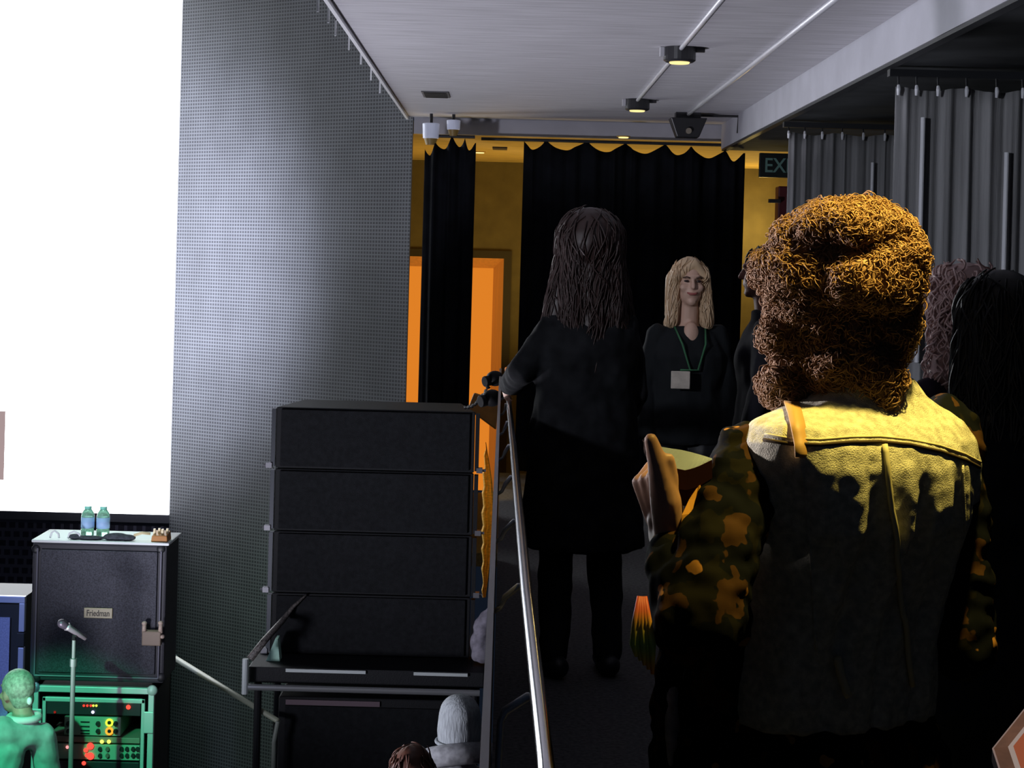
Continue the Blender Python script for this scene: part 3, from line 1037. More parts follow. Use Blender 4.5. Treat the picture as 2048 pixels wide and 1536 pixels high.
# microphone on stand
YM = 9.1
ms = pt(148, 1280, YM)
mst = thing('microphone_stand', 'thin grey microphone stand in front of the rack case', 'microphone stand', (ms.x, YM, STAGE_Z))
m_pole = M('grey_pole', (.36, .38, .37), .35, .6)
MB().cyl((ms.x, YM, STAGE_Z), (ms.x, YM, STAGE_Z + .03), .15, .13, 28).build('base', m_blk_metal, mst)
zc = pt(150, 1325, YM).z
MB().cyl((ms.x, YM, STAGE_Z + .03), (ms.x, YM, zc), .013, .013, 12).build('lower_tube', m_pole, mst)
MB().cyl((ms.x, YM, zc), (ms.x, YM, ms.z), .010, .010, 12).build('upper_tube', m_pole, mst)
MB().cyl((ms.x, YM, zc - .02), (ms.x, YM, zc + .02), .018, .018, 14).build('collar', m_pole, mst)
ma, mb_ = pt(124, 1247, YM - .03), pt(172, 1277, YM + .02)
mid = ma.lerp(mb_, .62)
MB().tube([(ms.x, YM, ms.z), (ms.x, YM, ms.z + .02), mid - Vector((0, 0, .012))], .012, 10).build('clip', m_blk_metal, mst)
mic = thing('microphone', 'dark microphone with silver body tilted on the thin stand', 'microphone', mid)
MB().cap(ma, ma.lerp(mb_, .12), .024, .022).build('head_grille', M('dark_mesh_ball', (.10, .07, .10), .4, .4), mic, True)
MB().tube([ma.lerp(mb_, .2), ma.lerp(mb_, .3), mb_], [.023, .017, .012], 14).build('body', M('pinkish_metal', (.45, .38, .42), .35, .5), mic, True)
# slanting boom pole near the mesh backdrop
ba, bb = pt(338, 1309, 11.2), pt(556, 1442, 10.0)
bo = thing('boom_pole', 'slanting pale pole leaning between guitar cabinet and bass speaker', 'pole', (bb.x, bb.y, bb.z))
MB().tube([ba, bb], [.018, .016], 10).build('tube', M('green_lit_pole', (.30, .33, .24), .5), bo, True)  # green stage light is tinted into the pole and tip colours
MB().cyl(ba, ba + (bb - ba) * .06, .026, .022, 12).build('tip', M('green_lit_tip', (.35, .6, .45), .5), bo)
MB().tube([bb, bb + Vector((-.02, 0, -.12)), (bb.x - .02, bb.y, STAGE_Z)], .014, 10).build('upright', M('pole_grey', (.2, .23, .2), .5), bo)

# ================================================================ PEOPLE
m_skin = M('skin', (.48, .27, .18), .5, nz=(30, .12))
m_skin_dim = M('skin_pale', (.55, .33, .25), .5, nz=(30, .1))


class Frame:
    def __init__(s, loc, heading):
        s.o = Vector(loc)
        s.h = heading
        s.c, s.n = math.cos(heading), math.sin(heading)

    def __call__(s, r, f, z):
        return s.o + Vector((r * s.c - f * s.n, r * s.n + f * s.c, z))

    def rot(s):
        return Matrix.Rotation(s.h, 3, 'Z')


def hand(b, wrist, d, n, side, curl=.5, k=1.0, thumb=None, fist=None):
    """palm, four fingers of their own length and a thumb; d along the hand, n the way fingers close, side towards the thumb"""
    d = Vector(d).normalized()
    n = Vector(n)
    n = (n - d * n.dot(d)).normalized()
    s = Vector(side)
    s = (s - d * s.dot(d) - n * s.dot(n)).normalized()
    wrist = Vector(wrist)
    b.cap(wrist - d * .03 * k, wrist + d * .02 * k, .025 * k, .023 * k)
    lens = ((.044, .026, .021), (.048, .030, .023), (.045, .028, .022), (.035, .021, .019))
    for i, off in enumerate((.032, .011, -.011, -.031)):
        kn = wrist + d * (.093 - .006 * abs(i - 1)) * k + s * off * k
        b.cap(wrist + d * .02 * k + s * off * .6 * k, kn, .014 * k, .0115 * k)
        a = 0
        p = kn
        cc = curl if fist is None else fist[i]
        for j in range(3):
            a += cc * (1.0, 1.1, .8)[j]
            dd = d * math.cos(a) + n * math.sin(a) + s * off * 1.6
            q = p + dd.normalized() * lens[i][j] * k
            b.cap(p, q, (.0098, .0088, .008)[j] * k, (.0088, .008, .0068)[j] * k)
            p = q
    t0 = wrist + d * .02 * k + s * .022 * k + n * .006 * k
    if thumb is None:
        thumb = d * .75 + s * .75 + n * .35
    thumb = Vector(thumb).normalized()
    t1 = t0 + (thumb * .9 + s * .25).normalized() * .045 * k
    t2 = t1 + thumb * .034 * k
    t3 = t2 + (thumb + d * .15).normalized() * .027 * k
    b.cap(t0, t1, .018 * k, .0135 * k).cap(t1, t2, .0125 * k, .011 * k).cap(t2, t3, .011 * k, .0088 * k)


def head(b, fr, c, k=1.0, turn=0.0):
    """skull, jaw, nose, brow, lips and ears round the head centre c (world); turn about z on top of the heading"""
    rm = Matrix.Rotation(fr.h + turn, 3, 'Z')
    P = lambda x, y, z: c + rm @ Vector((x * k, y * k, z * k))
    b.ell(P(0, -.012, .022), (.076 * k, .095 * k, .092 * k), rm)
    b.ell(P(0, .022, -.045), (.058 * k, .066 * k, .075 * k), rm)
    b.ell(P(0, .062, -.095), (.026 * k, .024 * k, .022 * k), rm)
    b.ell(P(0, .082, .030), (.045 * k, .014 * k, .012 * k), rm)
    b.cap(P(0, .086, .018), P(0, .103, -.022), .008 * k, .013 * k)
    b.ell(P(0, .083, -.055), (.023 * k, .012 * k, .008 * k), rm)
    for s in (-1, 1):
        b.ell(P(s * .078, -.008, -.008), (.008 * k, .02 * k, .032 * k), rm)
        b.ell(P(s * .040, .062, -.025), (.022 * k, .02 * k, .02 * k), rm)
    return P


def person(label, loc, height, heading, J=None, mats=None, voxel=.012, hair=None, turn=0.0, coat=False, group=None, leanf=0.0, girth=1.0, bare_neck=False):
    """a standing figure; J overrides joints given in the figure's own (right, forward, up) metres for a 1.75 m build"""
    k = height / 1.75
    fr = Frame(loc, heading)
    jt = dict(head=(0, .015, 1.635), neck0=(0, -.01, 1.42), neck1=(0, .008, 1.55), shL=(-.155, -.01, 1.375), shR=(.155, -.01, 1.375), elL=(-.215, -.02, 1.11), elR=(.215, -.02, 1.11),
              wrL=(-.215, .06, .87), wrR=(.215, .06, .87), hipL=(-.09, 0, .92), hipR=(.09, 0, .92), knL=(-.095, .02, .5), knR=(.095, .02, .5), anL=(-.10, -.02, .085), anR=(.10, -.02, .085),
              hdL=(0, .1, -1), hdR=(0, .1, -1))
    jt.update(J or {})

    def W(n):
        r, f, z = jt[n]
        return fr(r * k, (f + leanf * max(0, z - .95)) * k, z * k)
    t = thing('person', label, 'person', loc, group)
    body, top, leg = MB(), MB(), MB()
    hc = W('head')
    P = head(body, fr, hc, k, turn)
    body.cap(W('neck0'), W('neck1'), .056 * k, .052 * k)
    tz = lambda r, f, z: fr(r * k, (f + leanf * max(0, z - .95)) * k, z * k)
    g = girth
    body.loft([(.86, .15, .10, 0, 0), (.95, .16, .105, 0, 0), (1.1, .14, .095, 0, 0), (1.27, .15, .10, 0, 0), (1.35, .12, .075, 0, -.01), (1.42, .06, .055, 0, -.01)], 28, tz)
    top.loft([(.50 if coat else .82, (.215 if coat else .18) * g, (.165 if coat else .125) * g, 0, 0), (.95, .185 * g, .13 * g, 0, 0), (1.1, .17 * g, .12 * g, 0, 0), (1.27, .185 * g, .13 * g, 0, 0), (1.36, .165 * g, .10 * g, 0, -.01), (1.415, .11, .075, 0, -.01)] + ([] if bare_neck else [(1.465, .07, .066, 0, -.005)]), 32, tz)
    if bare_neck:
        body.ell(tz(0, .062, 1.365), (.045 * k, .036 * k, .075 * k), fr.rot())
    for s in ('L', 'R'):
        body.cap(W('sh' + s), W('el' + s), .042 * k, .038 * k).cap(W('el' + s), W('wr' + s), .038 * k, .028 * k)
        sg = -1 if s == 'L' else 1
        hd = fr.rot() @ Vector(jt['hd' + s])
        hand(body, W('wr' + s), hd, fr.rot() @ Vector((-sg, .2, 0)), fr.rot() @ Vector((0, 1, .2)), .35, k)
        top.cap(W('sh' + s), W('el' + s), .056 * k * g, .054 * k).cap(W('el' + s), W('wr' + s), .058 * k, .045 * k)
        body.cap(W('hip' + s), W('kn' + s), .082 * k, .055 * k).cap(W('kn' + s), W('an' + s), .055 * k, .038 * k)
        leg.cap(W('hip' + s), W('kn' + s), .10 * k, .072 * k).cap(W('kn' + s), W('an' + s), .072 * k, .058 * k)
        an = W('an' + s)
        sh = MB()
        fd = fr.rot() @ Vector((sg * .12, 1, 0))
        base = Vector((an.x, an.y, loc[2]))
        sh.cap(base - fd * .05 * k + Vector((0, 0, .045 * k)), base + fd * .14 * k + Vector((0, 0, .036 * k)), .044 * k, .035 * k)
        sh.cap(an, base + Vector((0, 0, .05 * k)), .046 * k, .046 * k)
        body.cap(an, base + fd * .10 * k + Vector((0, 0, .04 * k)), .03 * k, .025 * k)
        sh.fuse('shoe', mats.get('shoe', m_black), t, .01, 1)
    leg.loft([(.84, .165 * g, .12 * g, 0, 0), (.92, .172 * g, .125 * g, 0, 0), (1.02, .165 * g, .115 * g, 0, 0)], 28, tz)
    body.fuse('body', mats.get('skin', m_skin), t, voxel * .7, 2)
    rr = random.Random(int(abs(loc[0] * 1000)))
    ofs = Vector((rr.random() * 9, rr.random() * 9, rr.random() * 9))

    def wrinkle(co, no):
        return np.array([.010 * noise.noise(Vector((p[0] * 11, p[1] * 11, p[2] * 7)) + ofs) + .006 * noise.noise(Vector((p[0] * 25, p[1] * 25, p[2] * 16)) + ofs) for p in co])
    top.fuse('coat' if coat else 'jacket', mats['top'], t, voxel, 3, wrinkle)
    leg.fuse('trousers', mats.get('leg', m_black), t, voxel, 3, wrinkle)
    if hair:
        hb = MB()
        hair(hb, P, k)
        ho = hb.fuse('hair', mats['hair'], t, .01, 3)
        bv = bvh_of(ho)
        vs = np.array([v.co[:] for v in ho.data.vertices]) + np.array(wloc(ho))
        st = MB()
        hs = mats.get('hair_style', dict(count=260, length=.2, rad=.0035, curl=.003, turns=5))
        strands(st, bv, seedbox=(vs.min(0), vs.max(0)), **hs)
        st.build('hair_locks', mats['hair'], t, True)
    return t, P, fr, W


def long_hair(down=.38, width=.095, vol=1.0):
    def f(hb, P, k):
        c = P(0, 0, 0)
        rm = (P(1, 0, 0) - c).normalized(), (P(0, 1, 0) - c).normalized()
        m3 = Matrix((rm[0], rm[1], Vector((0, 0, 1)))).transposed()
        hb.ell(P(0, -.022, .032), (.094 * k * vol, .108 * k * vol, .102 * k * vol), m3)
        for s in (-1, 1):
            hb.cap(P(s * .075, -.02, .02), P(s * width, -.03, -down * .7), .036 * k * vol, .03 * k * vol)
            hb.cap(P(s * .05, -.07, .02), P(s * width * .6, -.075, -down), .045 * k * vol, .035 * k * vol)
        hb.cap(P(0, -.085, 0), P(0, -.09, -down), .05 * k * vol, .04 * k * vol)
    return f


def short_hair(hb, P, k):
    c = P(0, 0, 0)
    m3 = Matrix(((P(1, 0, 0) - c).normalized(), (P(0, 1, 0) - c).normalized(), Vector((0, 0, 1)))).transposed()
    hb.ell(P(0, -.022, .035), (.085 * k, .100 * k, .096 * k), m3)
    hb.ell(P(0, -.06, -.03), (.066 * k, .055 * k, .06 * k), m3)


# ---------------------------------------------------------------- woman at the rail, back to us
m_dark_coat = M('dark_coat', (.010, .0105, .012), .9, nz=(14, .5))
YW = 6.7
wp = pt(1166, 1000, YW)
k0 = 1.71 / 1.75
rail_hand = Vector((.03, 7.05, 1.05))
hw = R(14)
frw = Frame((wp.x, YW, 0), hw)


def to_local(fr, p, k):
    d = Vector(p) - fr.o
    return ((d.x * fr.c + d.y * fr.n) / k, (-d.x * fr.n + d.y * fr.c) / k, d.z / k)


J = dict(elL=to_local(frw, (.075, 6.62, 1.16), k0), wrL=to_local(frw, (.035, 6.98, 1.08), k0), hdL=(-.05, 1, -.35), wrR=(.17, .14, .95), elR=(.205, 0, 1.1), shL=(-.14, -.01, 1.36), shR=(.14, -.01, 1.36), head=(.0, .02, 1.655),
         knL=(-.10, .02, .5), anL=(-.11, -.02, .085), anR=(.11, -.02, .085))
person('woman seen from behind in a long dark coat standing at the handrail', (wp.x, YW, 0), 1.71, hw, J,
       dict(top=m_dark_coat, leg=M('dark_jeans', (.014, .015, .018), .8), hair=M('dark_auburn_hair', (.030, .014, .012), .5), shoe=m_black, skin=m_skin_dim,
            hair_style=dict(count=1100, length=.32, rad=.0034, curl=.004, turns=6)), voxel=.012, hair=long_hair(.46, .15, 1.4), coat=True, girth=1.15)

# ---------------------------------------------------------------- blonde woman with a badge
YBL = 8.1
bp_ = pt(1372, 800, YBL)
t, P, fr, W = person('smiling blonde woman in dark clothes wearing a badge on a green lanyard', (bp_.x, YBL, 0), 1.60, R(180 + 8), dict(),
                     dict(top=M('black_shirt', (.016, .018, .02), .85), leg=m_black, hair=M('blonde_hair', (.66, .47, .29), .45), skin=M('fair_skin', (.70, .45, .34), .5),
                          hair_style=dict(count=380, length=.2, rad=.003, curl=.002, turns=4, keep=None)), voxel=.010, hair=None, turn=R(-4), bare_neck=True)
hb = MB()
kk = 1.6 / 1.75
c = P(0, 0, 0)
m3 = Matrix(((P(1, 0, 0) - c).normalized(), (P(0, 1, 0) - c).normalized(), Vector((0, 0, 1)))).transposed()
hb.ell(P(0, -.030, .034), (.088 * kk, .098 * kk, .098 * kk), m3)
for s in (-1, 1):
    hb.cap(P(s * .068, .015, .05), P(s * .092, .02, -.20), .026, .024)
    hb.cap(P(s * .07, -.04, .02), P(s * .085, -.03, -.22), .034, .028)
hb.cap(P(0, -.08, 0), P(0, -.08, -.2), .055, .045)
for s in (-1, 1):
    hb.cap(P(-.012, .055, .098), P(s * .066, .050, .030), .020, .020)
hm = bpy.data.materials['blonde_hair']
ho = hb.fuse('hair', hm, t, .008, 3)
st = MB()
vs = np.array([v.co[:] for v in ho.data.vertices]) + np.array(wloc(ho))
strands(st, bvh_of(ho), 420, .2, .0028, .002, 4, (vs.min(0), vs.max(0)))
st.build('hair_locks', hm, t, True)
for s in (-1, 1):
    MB().ell(P(s * .031, .083, .008), (.012, .006, .0055), m3).build('eye', M('dark_eye', (.03, .02, .02), .2), t, True)
    MB().tube([P(s * .016, .092, .024), P(s * .032, .093, .030), P(s * .048, .082, .024)], .004, 6).build('eyebrow', M('brow_brown', (.12, .07, .05), .7), t, True)
MB().tube([P(-.026, .083, -.050), P(-.012, .092, -.056), P(.012, .092, -.056), P(.026, .083, -.050)], [.003, .006, .006, .003], 8).build('lips', M('lips_red', (.42, .12, .11), .45), t, True)
m_lany = M('green_lanyard', (.04, .16, .07), .7)
bq = pt(1361, 760, YBL - .19)
ln = MB()
for s in (-1, 1):
    ln.tube([tuple(W('neck0') + fr.rot() @ Vector((s * .075, .04, .0))), tuple(fr(s * .06 * kk, .135 * kk, 1.33 * kk)), tuple(fr(s * .02 * kk, .15 * kk, 1.2 * kk)), (bq.x, bq.y, bq.z + .045)], .005, 6)
ln.build('lanyard', m_lany, t, True)
MB().box(bq + Vector((-.043, -.003, -.04)), bq + Vector((.043, .003, .04))).build('badge', M('badge_card', (.62, .55, .47), .6, nz=(30, .15)), t, bevel=.003)

# ---------------------------------------------------------------- person behind, dark haired
p = pt(1526, 800, 7.6)
person('dark haired person in black half hidden behind the man in denim vest', (p.x, 7.6, 0), 1.66, R(75), dict(),
       dict(top=M('black_top', (.014, .014, .018), .85), leg=m_black, hair=M('black_hair', (.012, .010, .010), .5), skin=M('ruddy_skin', (.26, .12, .09), .5), hair_style=dict(count=150, length=.1, rad=.0035, curl=.003, turns=5)),
       voxel=.012, hair=short_hair)

# ---------------------------------------------------------------- two people beyond the man's right shoulder
p = pt(1995, 800, 3.9)
person('person with long dark hair in dark clothes at the right edge', (p.x, 3.9, 0), 1.555, R(18), dict(elL=(-.24, .0, 1.12)),
       dict(top=M('navy_coat', (.014, .016, .022), .85, nz=(12, .4)), leg=m_black, hair=M('near_black_hair', (.020, .022, .024), .5), skin=m_skin_dim, hair_style=dict(count=1000, length=.24, rad=.0034, curl=.004, turns=6)),
       voxel=.011, hair=long_hair(.36, .105, 1.12), coat=True, girth=1.1)
p = pt(1922, 800, 4.7)
person('person with light rosy curly hair standing behind the dark haired figure', (p.x, 4.7, 0), 1.58, R(35), {},
       dict(top=M('plum_coat', (.03, .02, .032), .85), leg=m_black, hair=M('rosy_blond_hair', (.60, .42, .40), .5), skin=m_skin_dim, hair_style=dict(count=800, length=.14, rad=.0035, curl=.009, turns=16)),
       voxel=.012, hair=long_hair(.28, .12, 1.05), coat=True)

# ---------------------------------------------------------------- audience below
p = pt(918, 1480, 8.75)
m_knit = M('grey_knit', (.30, .33, .35), .9, nz=(80, .25), bump=(120, .5), stretch=(1, 1, .2))
t, P, fr, W = person('person in grey knitted beanie and pale hooded jacket below the balcony', (p.x, 8.75 - .02, HALL_Z), 1.775, R(20), dict(),
                     dict(top=M('pale_hoodie', (.30, .31, .33), .9, nz=(30, .3)), leg=m_black, hair=None, skin=m_skin_dim), voxel=.012, hair=None)
bn = MB()
c = P(0, 0, 0)
m3 = Matrix(((P(1, 0, 0) - c).normalized(), (P(0, 1, 0) - c).normalized(), Vector((0, 0, 1)))).transposed()
bn.ell(P(0, -.02, .06), (.100, .116, .088), m3)
bn.tube([P(0, -.02, -.09), P(0, -.018, -.03), P(0, -.02, .06)], [.106, .112, .104], 28)
bo_ = bn.fuse('beanie', m_knit, t, .008, 4)
MB().tube([P(.112 * math.cos(a), -.018 + .114 * math.sin(a), -.085) for a in np.linspace(0, 6.2832, 40)], .009, 8, False).build('beanie_cuff', m_knit, t, True)
hd = MB()
hp = []
for a in np.linspace(R(-20), R(200), 18):
    hp.append(fr(.15 * math.cos(a), -.01 - .115 * math.sin(a), 1.50 + .045 * math.sin(a)))
hd.tube(hp, [.03] + [.055] * 16 + [.03], 14)
hd.fuse('hood', bpy.data.materials['pale_hoodie'], t, .012, 3)
p = pt(826, 1520, 8.1)
person('person with reddish hair low beside the grey beanie', (p.x, 8.1, HALL_Z), 1.715, R(-25), dict(wrR=(.17, .2, 1.42), elR=(.22, .1, 1.18), hdR=(0, .3, 1)),
       dict(top=M('rust_top', (.12, .05, .04), .85), leg=m_black, hair=M('red_brown_hair', (.10, .035, .02), .5), skin=m_skin, hair_style=dict(count=200, length=.12, rad=.004, curl=.005, turns=8)), voxel=.014, hair=long_hair(.22, .09, .95))

# ---------------------------------------------------------------- stage musician in green light
YG = 9.0
g0 = pt(52, 1500, YG)
fg = Frame((g0.x - .06, YG, STAGE_Z), R(28))


def gl(px, py, y=YG):
    q = pt(px, py, y)
    return to_local(fg, q, 1.0)


Jg = dict(head=gl(32, 1384, YG + .05), neck0=gl(48, 1440), neck1=gl(42, 1412, YG + .03), shL=gl(0, 1466, YG - .1), shR=gl(84, 1474, YG + .05), elR=gl(100, 1560, YG + .12), wrR=gl(70, 1600, YG + .3), elL=gl(8, 1550, YG - .1), wrL=gl(-20, 1590, YG + .1),
          hipL=(-.34, -.05, .62), hipR=(-.14, -.05, .62), knL=(-.36, .3, .50), knR=(-.1, .3, .50), anL=(-.36, .25, .085), anR=(-.1, .25, .085))
tg = thing('person', 'person in a green lit shirt bending at the lower left of stage', 'person', (fg.o.x, fg.o.y, STAGE_Z))
m_shirt = M('pale_shirt', (.42, .55, .52), .85, nz=(20, .15))
W = lambda n: fg(*Jg[n])
body, top, leg = MB(), MB(), MB()
Pg = head(body, fg, W('head'), .95, R(25))
body.cap(W('neck0'), W('neck1'), .055, .05)
mid = (W('hipL') + W('hipR')) / 2
chest = W('shL').lerp(W('shR'), .22) - Vector((.03, 0, .10))
body.cap(mid, chest, .11, .10).cap(W('shL'), W('shR'), .06, .055)
top.cap(mid, chest, .135, .115)
top.cap(W('shL'), W('shR'), .082, .068).cap(W('neck0') - Vector((0, 0, .03)), chest, .070, .1)
for s in ('L', 'R'):
    body.cap(W('sh' + s), W('el' + s), .05, .04).cap(W('el' + s), W('wr' + s), .04, .028).cap(W('hip' + s), W('kn' + s), .08, .055).cap(W('kn' + s), W('an' + s), .055, .04)
    hand(body, W('wr' + s), W('wr' + s) - W('el' + s), (0, 0, -1), (0, 1, 0), .6, .95)
    top.cap(W('sh' + s), W('el' + s), .074, .06).cap(W('el' + s), W('el' + s).lerp(W('wr' + s), .7), .058, .05)
    leg.cap(W('hip' + s), W('kn' + s), .10, .075).cap(W('kn' + s), W('an' + s), .075, .06)
    an = W('an' + s)
    fd = fg.rot() @ Vector((0, 1, 0))
    base = Vector((an.x, an.y, STAGE_Z))
    body.cap(an, base + fd * .1 + Vector((0, 0, .04)), .035, .028)
    MB().cap(base - fd * .05 + Vector((0, 0, .045)), base + fd * .14 + Vector((0, 0, .036)), .044, .035).cap(an, base + Vector((0, 0, .05)), .046, .046).fuse('shoe', m_black, tg, .01, 1)
leg.cap(W('hipL'), W('hipR'), .12, .12)
body.fuse('body', m_skin_dim, tg, .009, 2)
top.fuse('shirt', m_shirt, tg, .009, 3, lambda co, no: np.array([.012 * noise.noise(Vector(p) * 13) for p in co]))
leg.fuse('trousers', m_black, tg, .012, 3)
MB().tube([W('neck0') + Vector((.075 * math.cos(a), .07 * math.sin(a), .015 - .0 * a)) for a in np.linspace(0, 6.2832, 24)], .018, 10, False).build('collar', M('bright_collar', (.75, .8, .78), .8), tg, True)
hb = MB()
short_hair(hb, Pg, .95)
ho = hb.fuse('hair', M('fair_short_hair', (.32, .36, .28), .6, nz=(60, .4)), tg, .008, 2)
MB().ell(pt(59, 1402, YG - .03), (.014, .014, .02)).build('earpiece', M('white_earpiece', (.85, .9, .88), .4), tg, True)['label'] = 'bright white earpiece'

# ================================================================ MAN IN THE DENIM VEST
HM = R(32)
mx, my = .642, 3.1
fm = Frame((mx, my, 0), HM)
man = thing('person', 'man with big curly hair in denim vest over camouflage jacket, seen from behind', 'person', (mx, my, 0))
m_denim = M('light_denim', (.46, .45, .36), .85, nz=(70, .3), bump=(400, .4))
m_camo = camo_mat('camouflage_cloth', (.003, .004, .006), (.008, .0075, .005), (.045, .022, .009), (.36, .17, .045), 15)
m_hair_man = M('brown_curls', (.26, .15, .08), .6, spec=.25)
VX0 = 2.98
shL, elL, wrL = pt(1500, 915, 3.03), pt(1392, 1240, 2.84), pt(1330, 1066, 3.01)
shR, elR, wrR = fm(.20, 0, 1.275), pt(1922, 1290, 3.16), fm(.10, .30, .98)
hips = [fm(-.095, .075, .88), fm(.095, .075, .88)]
knees = [fm(-.11, .02, .47), fm(.12, .03, .47)]
ankles = [fm(-.12, -.03, .085), fm(.14, .0, .085)]
# body
b = MB()
hc = pt(1690, 556, 3.12)
head(b, fm, hc, 1.0, R(28))
b.cap(fm(0, -.02, 1.33), hc + Vector((0, 0, -.08)), .062, .056)
b.loft([(.82, .15, .085, 0, .07), (.92, .16, .085, 0, .06), (1.05, .15, .09, 0, .03), (1.2, .175, .10, 0, 0), (1.29, .16, .09, 0, -.01), (1.34, .07, .06, 0, -.01)], 28, fm)
b.cap(shL, elL, .052, .042).cap(elL, wrL, .042, .030)
b.cap(shR, elR, .052, .042).cap(elR, wrR, .042, .030)
hd_dir = (pt(1284, 905, 2.99) - pt(1330, 1066, 3.01))
hand(b, wrL, hd_dir, Vector((.9, .55, .1)), Vector((.5, -1, 0)), .5, 1.12, thumb=(pt(1300, 868, 2.90) - pt(1318, 1000, 2.93)), fist=(1.25, 1.2, 1.15, 1.1))
th = [pt(1342, 1078, 2.985), pt(1332, 1000, 2.965), pt(1315, 925, 2.95), pt(1302, 880, 2.945)]
for (p0_, p1_, r0_, r1_) in zip(th, th[1:], (.029, .028, .0175), (.028, .0175, .0118)):
    b.cap(p0_, p1_, r0_, r1_)
hand(b, wrR, fm(0, .4, .98) - fm(.1, .3, .98), (0, 0, 1), fm(-.1, .5, 1.1) - fm(0, .4, 1), .5, 1.0)
for i in range(2):
    b.cap(hips[i], knees[i], .085, .058).cap(knees[i], ankles[i], .058, .04)
    b.cap(ankles[i], fm((-.13, .16)[i], .1, .04), .035, .028)
b.fuse('body', m_skin, man, .0042, 2)
# trousers, shoes
g = MB()
for i in range(2):
    g.cap(hips[i], knees[i], .095, .08).cap(knees[i], ankles[i], .08, .066)
g.loft([(.80, .17, .095, 0, .07), (.9, .17, .09, 0, .065), (.98, .16, .085, 0, .055)], 28, fm)
g.fuse('trousers', M('dark_trousers', (.03, .032, .04), .85), man, .01, 3)
for i in range(2):
    a = ankles[i]
    e = fm((-.13, .16)[i], .12, .036)
    MB().cap(Vector((a.x, a.y, .046)), e, .046, .036).cap(a, Vector((a.x, a.y, .05)), .05, .048).fuse('shoe', m_black, man, .008, 1)
# camouflage jacket
j = MB()
j.loft([(.60, .235, .165, 0, .05), (.70, .238, .155, 0, .06), (.755, .215, .135, 0, .07), (.82, .195, .115, 0, .07), (.98, .185, .108, 0, .05), (1.12, .19, .11, 0, .015), (1.22, .195, .11, -.01, 0), (1.285, .18, .09, -.01, -.01), (1.33, .10, .07, -.01, -.01), (1.37, .07, .065, 0, -.01)], 36, fm)
j.cap(shL, elL, .068, .074).cap(elL, wrL.lerp(elL, .30), .074, .047)
j.cap(shR, elR, .070, .066).cap(elR, wrR.lerp(elR, .1), .064, .048)


j.cap(fm(-.17, .16, 1.02), fm(-.20, .24, .84), .05, .055).cap(fm(-.20, .24, .84), fm(-.20, .25, .58), .055, .05)
j.cap(fm(-.19, .12, .95), fm(-.21, .15, .58), .07, .07)


def jwr(co, no):
    out = np.empty(len(co))
    for i, p in enumerate(co):
        v = Vector(p)
        out[i] = .011 * noise.noise(Vector((v.x * 16, v.y * 16, v.z * 22))) + .007 * noise.noise(Vector((v.x * 34, v.y * 34, v.z * 40 + 5)))
    return out


jk = j.fuse('jacket', m_camo, man, .0065, 4, jwr)
cf = (elL - wrL).normalized()
MB().cap(wrL.lerp(elL, .27), wrL.lerp(elL, .37), .047, .050).fuse('cuff', m_camo, man, .006, 2)
# vest
v = MB()
v.loft([(.775, .218, .145, 0, .072), (.82, .222, .147, 0, .070), (.90, .216, .143, 0, .062), (.98, .213, .140, 0, .048), (1.06, .216, .144, -.004, .026), (1.13, .224, .151, -.008, .000), (1.19, .234, .153, -.012, -.007), (1.235, .242, .150, -.018, -.012), (1.275, .238, .134, -.022, -.016), (1.305, .220, .112, -.022, -.014), (1.325, .180, .092, -.014, -.01), (1.350, .115, .078, 0, -.008), (1.385, .085, .075, 0, -.004)], 40, fm)
yoke_z = 1.262


def vfold(co, no):
    out = np.zeros(len(co))
    for i, p in enumerate(co):
        d = Vector(p) - fm.o
        r = d.x * fm.c + d.y * fm.n
        f = -d.x * fm.n + d.y * fm.c
        z = p[2]
        o = .004 * noise.noise(Vector((r * 18, f * 18, z * 9))) + .0018 * noise.noise(Vector((r * 60, f * 60, z * 50)))
        if z < yoke_z:
            w_ = min(1, (yoke_z - z) / .12)
            fade = max(.25, 1 - max(0, (yoke_z - z - .2)) * 2.2)
            ph = 2.0 * noise.noise(Vector((r * 3, 2.0, z * 2.2)))
            o += w_ * fade * (.0105 * math.sin(r * 62 + ph * 2) + .006 * math.sin(r * 121 + 1.3 + ph * 3))
        out[i] = o
    return out


vo = v.fuse('denim_vest', m_denim, man, .0055, 5, vfold)
bv = bvh_of(vo)
m_seam = M('dark_seam', (.05, .035, .02), .8)
m_pipe = M('cream_seam', (.52, .48, .30), .8)
yoke = [(1528, 880), (1580, 888), (1640, 890), (1700, 885), (1760, 884), (1820, 890), (1880, 903), (1930, 920), (1972, 942)]
MB().tube(on_surface(bv, yoke, .001), .0035, 6).build('yoke_seam', m_seam, man, True)
MB().tube(on_surface(bv, [(1530, 868), (1580, 877), (1640, 879), (1700, 874), (1760, 873), (1820, 879), (1880, 891), (1930, 908), (1968, 928)], .0), .0022, 6).build('yoke_stitch', m_pipe, man, True)
MB().tube(on_surface(bv, [(1766, 892), (1778, 980), (1788, 1060), (1800, 1180), (1808, 1270), (1818, 1370)], .006), [.0052] * 31, 6).build('spine_seam', m_pipe, man, True)
for (L_) in ([(1598, 900), (1612, 1000), (1622, 1120), (1632, 1300)], [(1925, 930), (1930, 1040), (1925, 1180), (1918, 1320)]):
    pp = on_surface(bv, L_, .000)
    if len(pp) > 3:
        MB().tube(pp, .0028, 6).build('panel_seam', m_denim, man, True)
pp = on_surface(bv, [(1672, 1312), (1682, 1345), (1694, 1388)], .010)
MB().tube(pp, [.008] * len(pp), 6).build('adjuster_tab', m_pipe, man, True)
hem = on_surface(bv, [(1420, 1425), (1500, 1462), (1600, 1475), (1700, 1478), (1800, 1476), (1900, 1462)], .001)
if len(hem) > 4:
    MB().tube(hem, .006, 6).build('hem', m_denim, man, True)
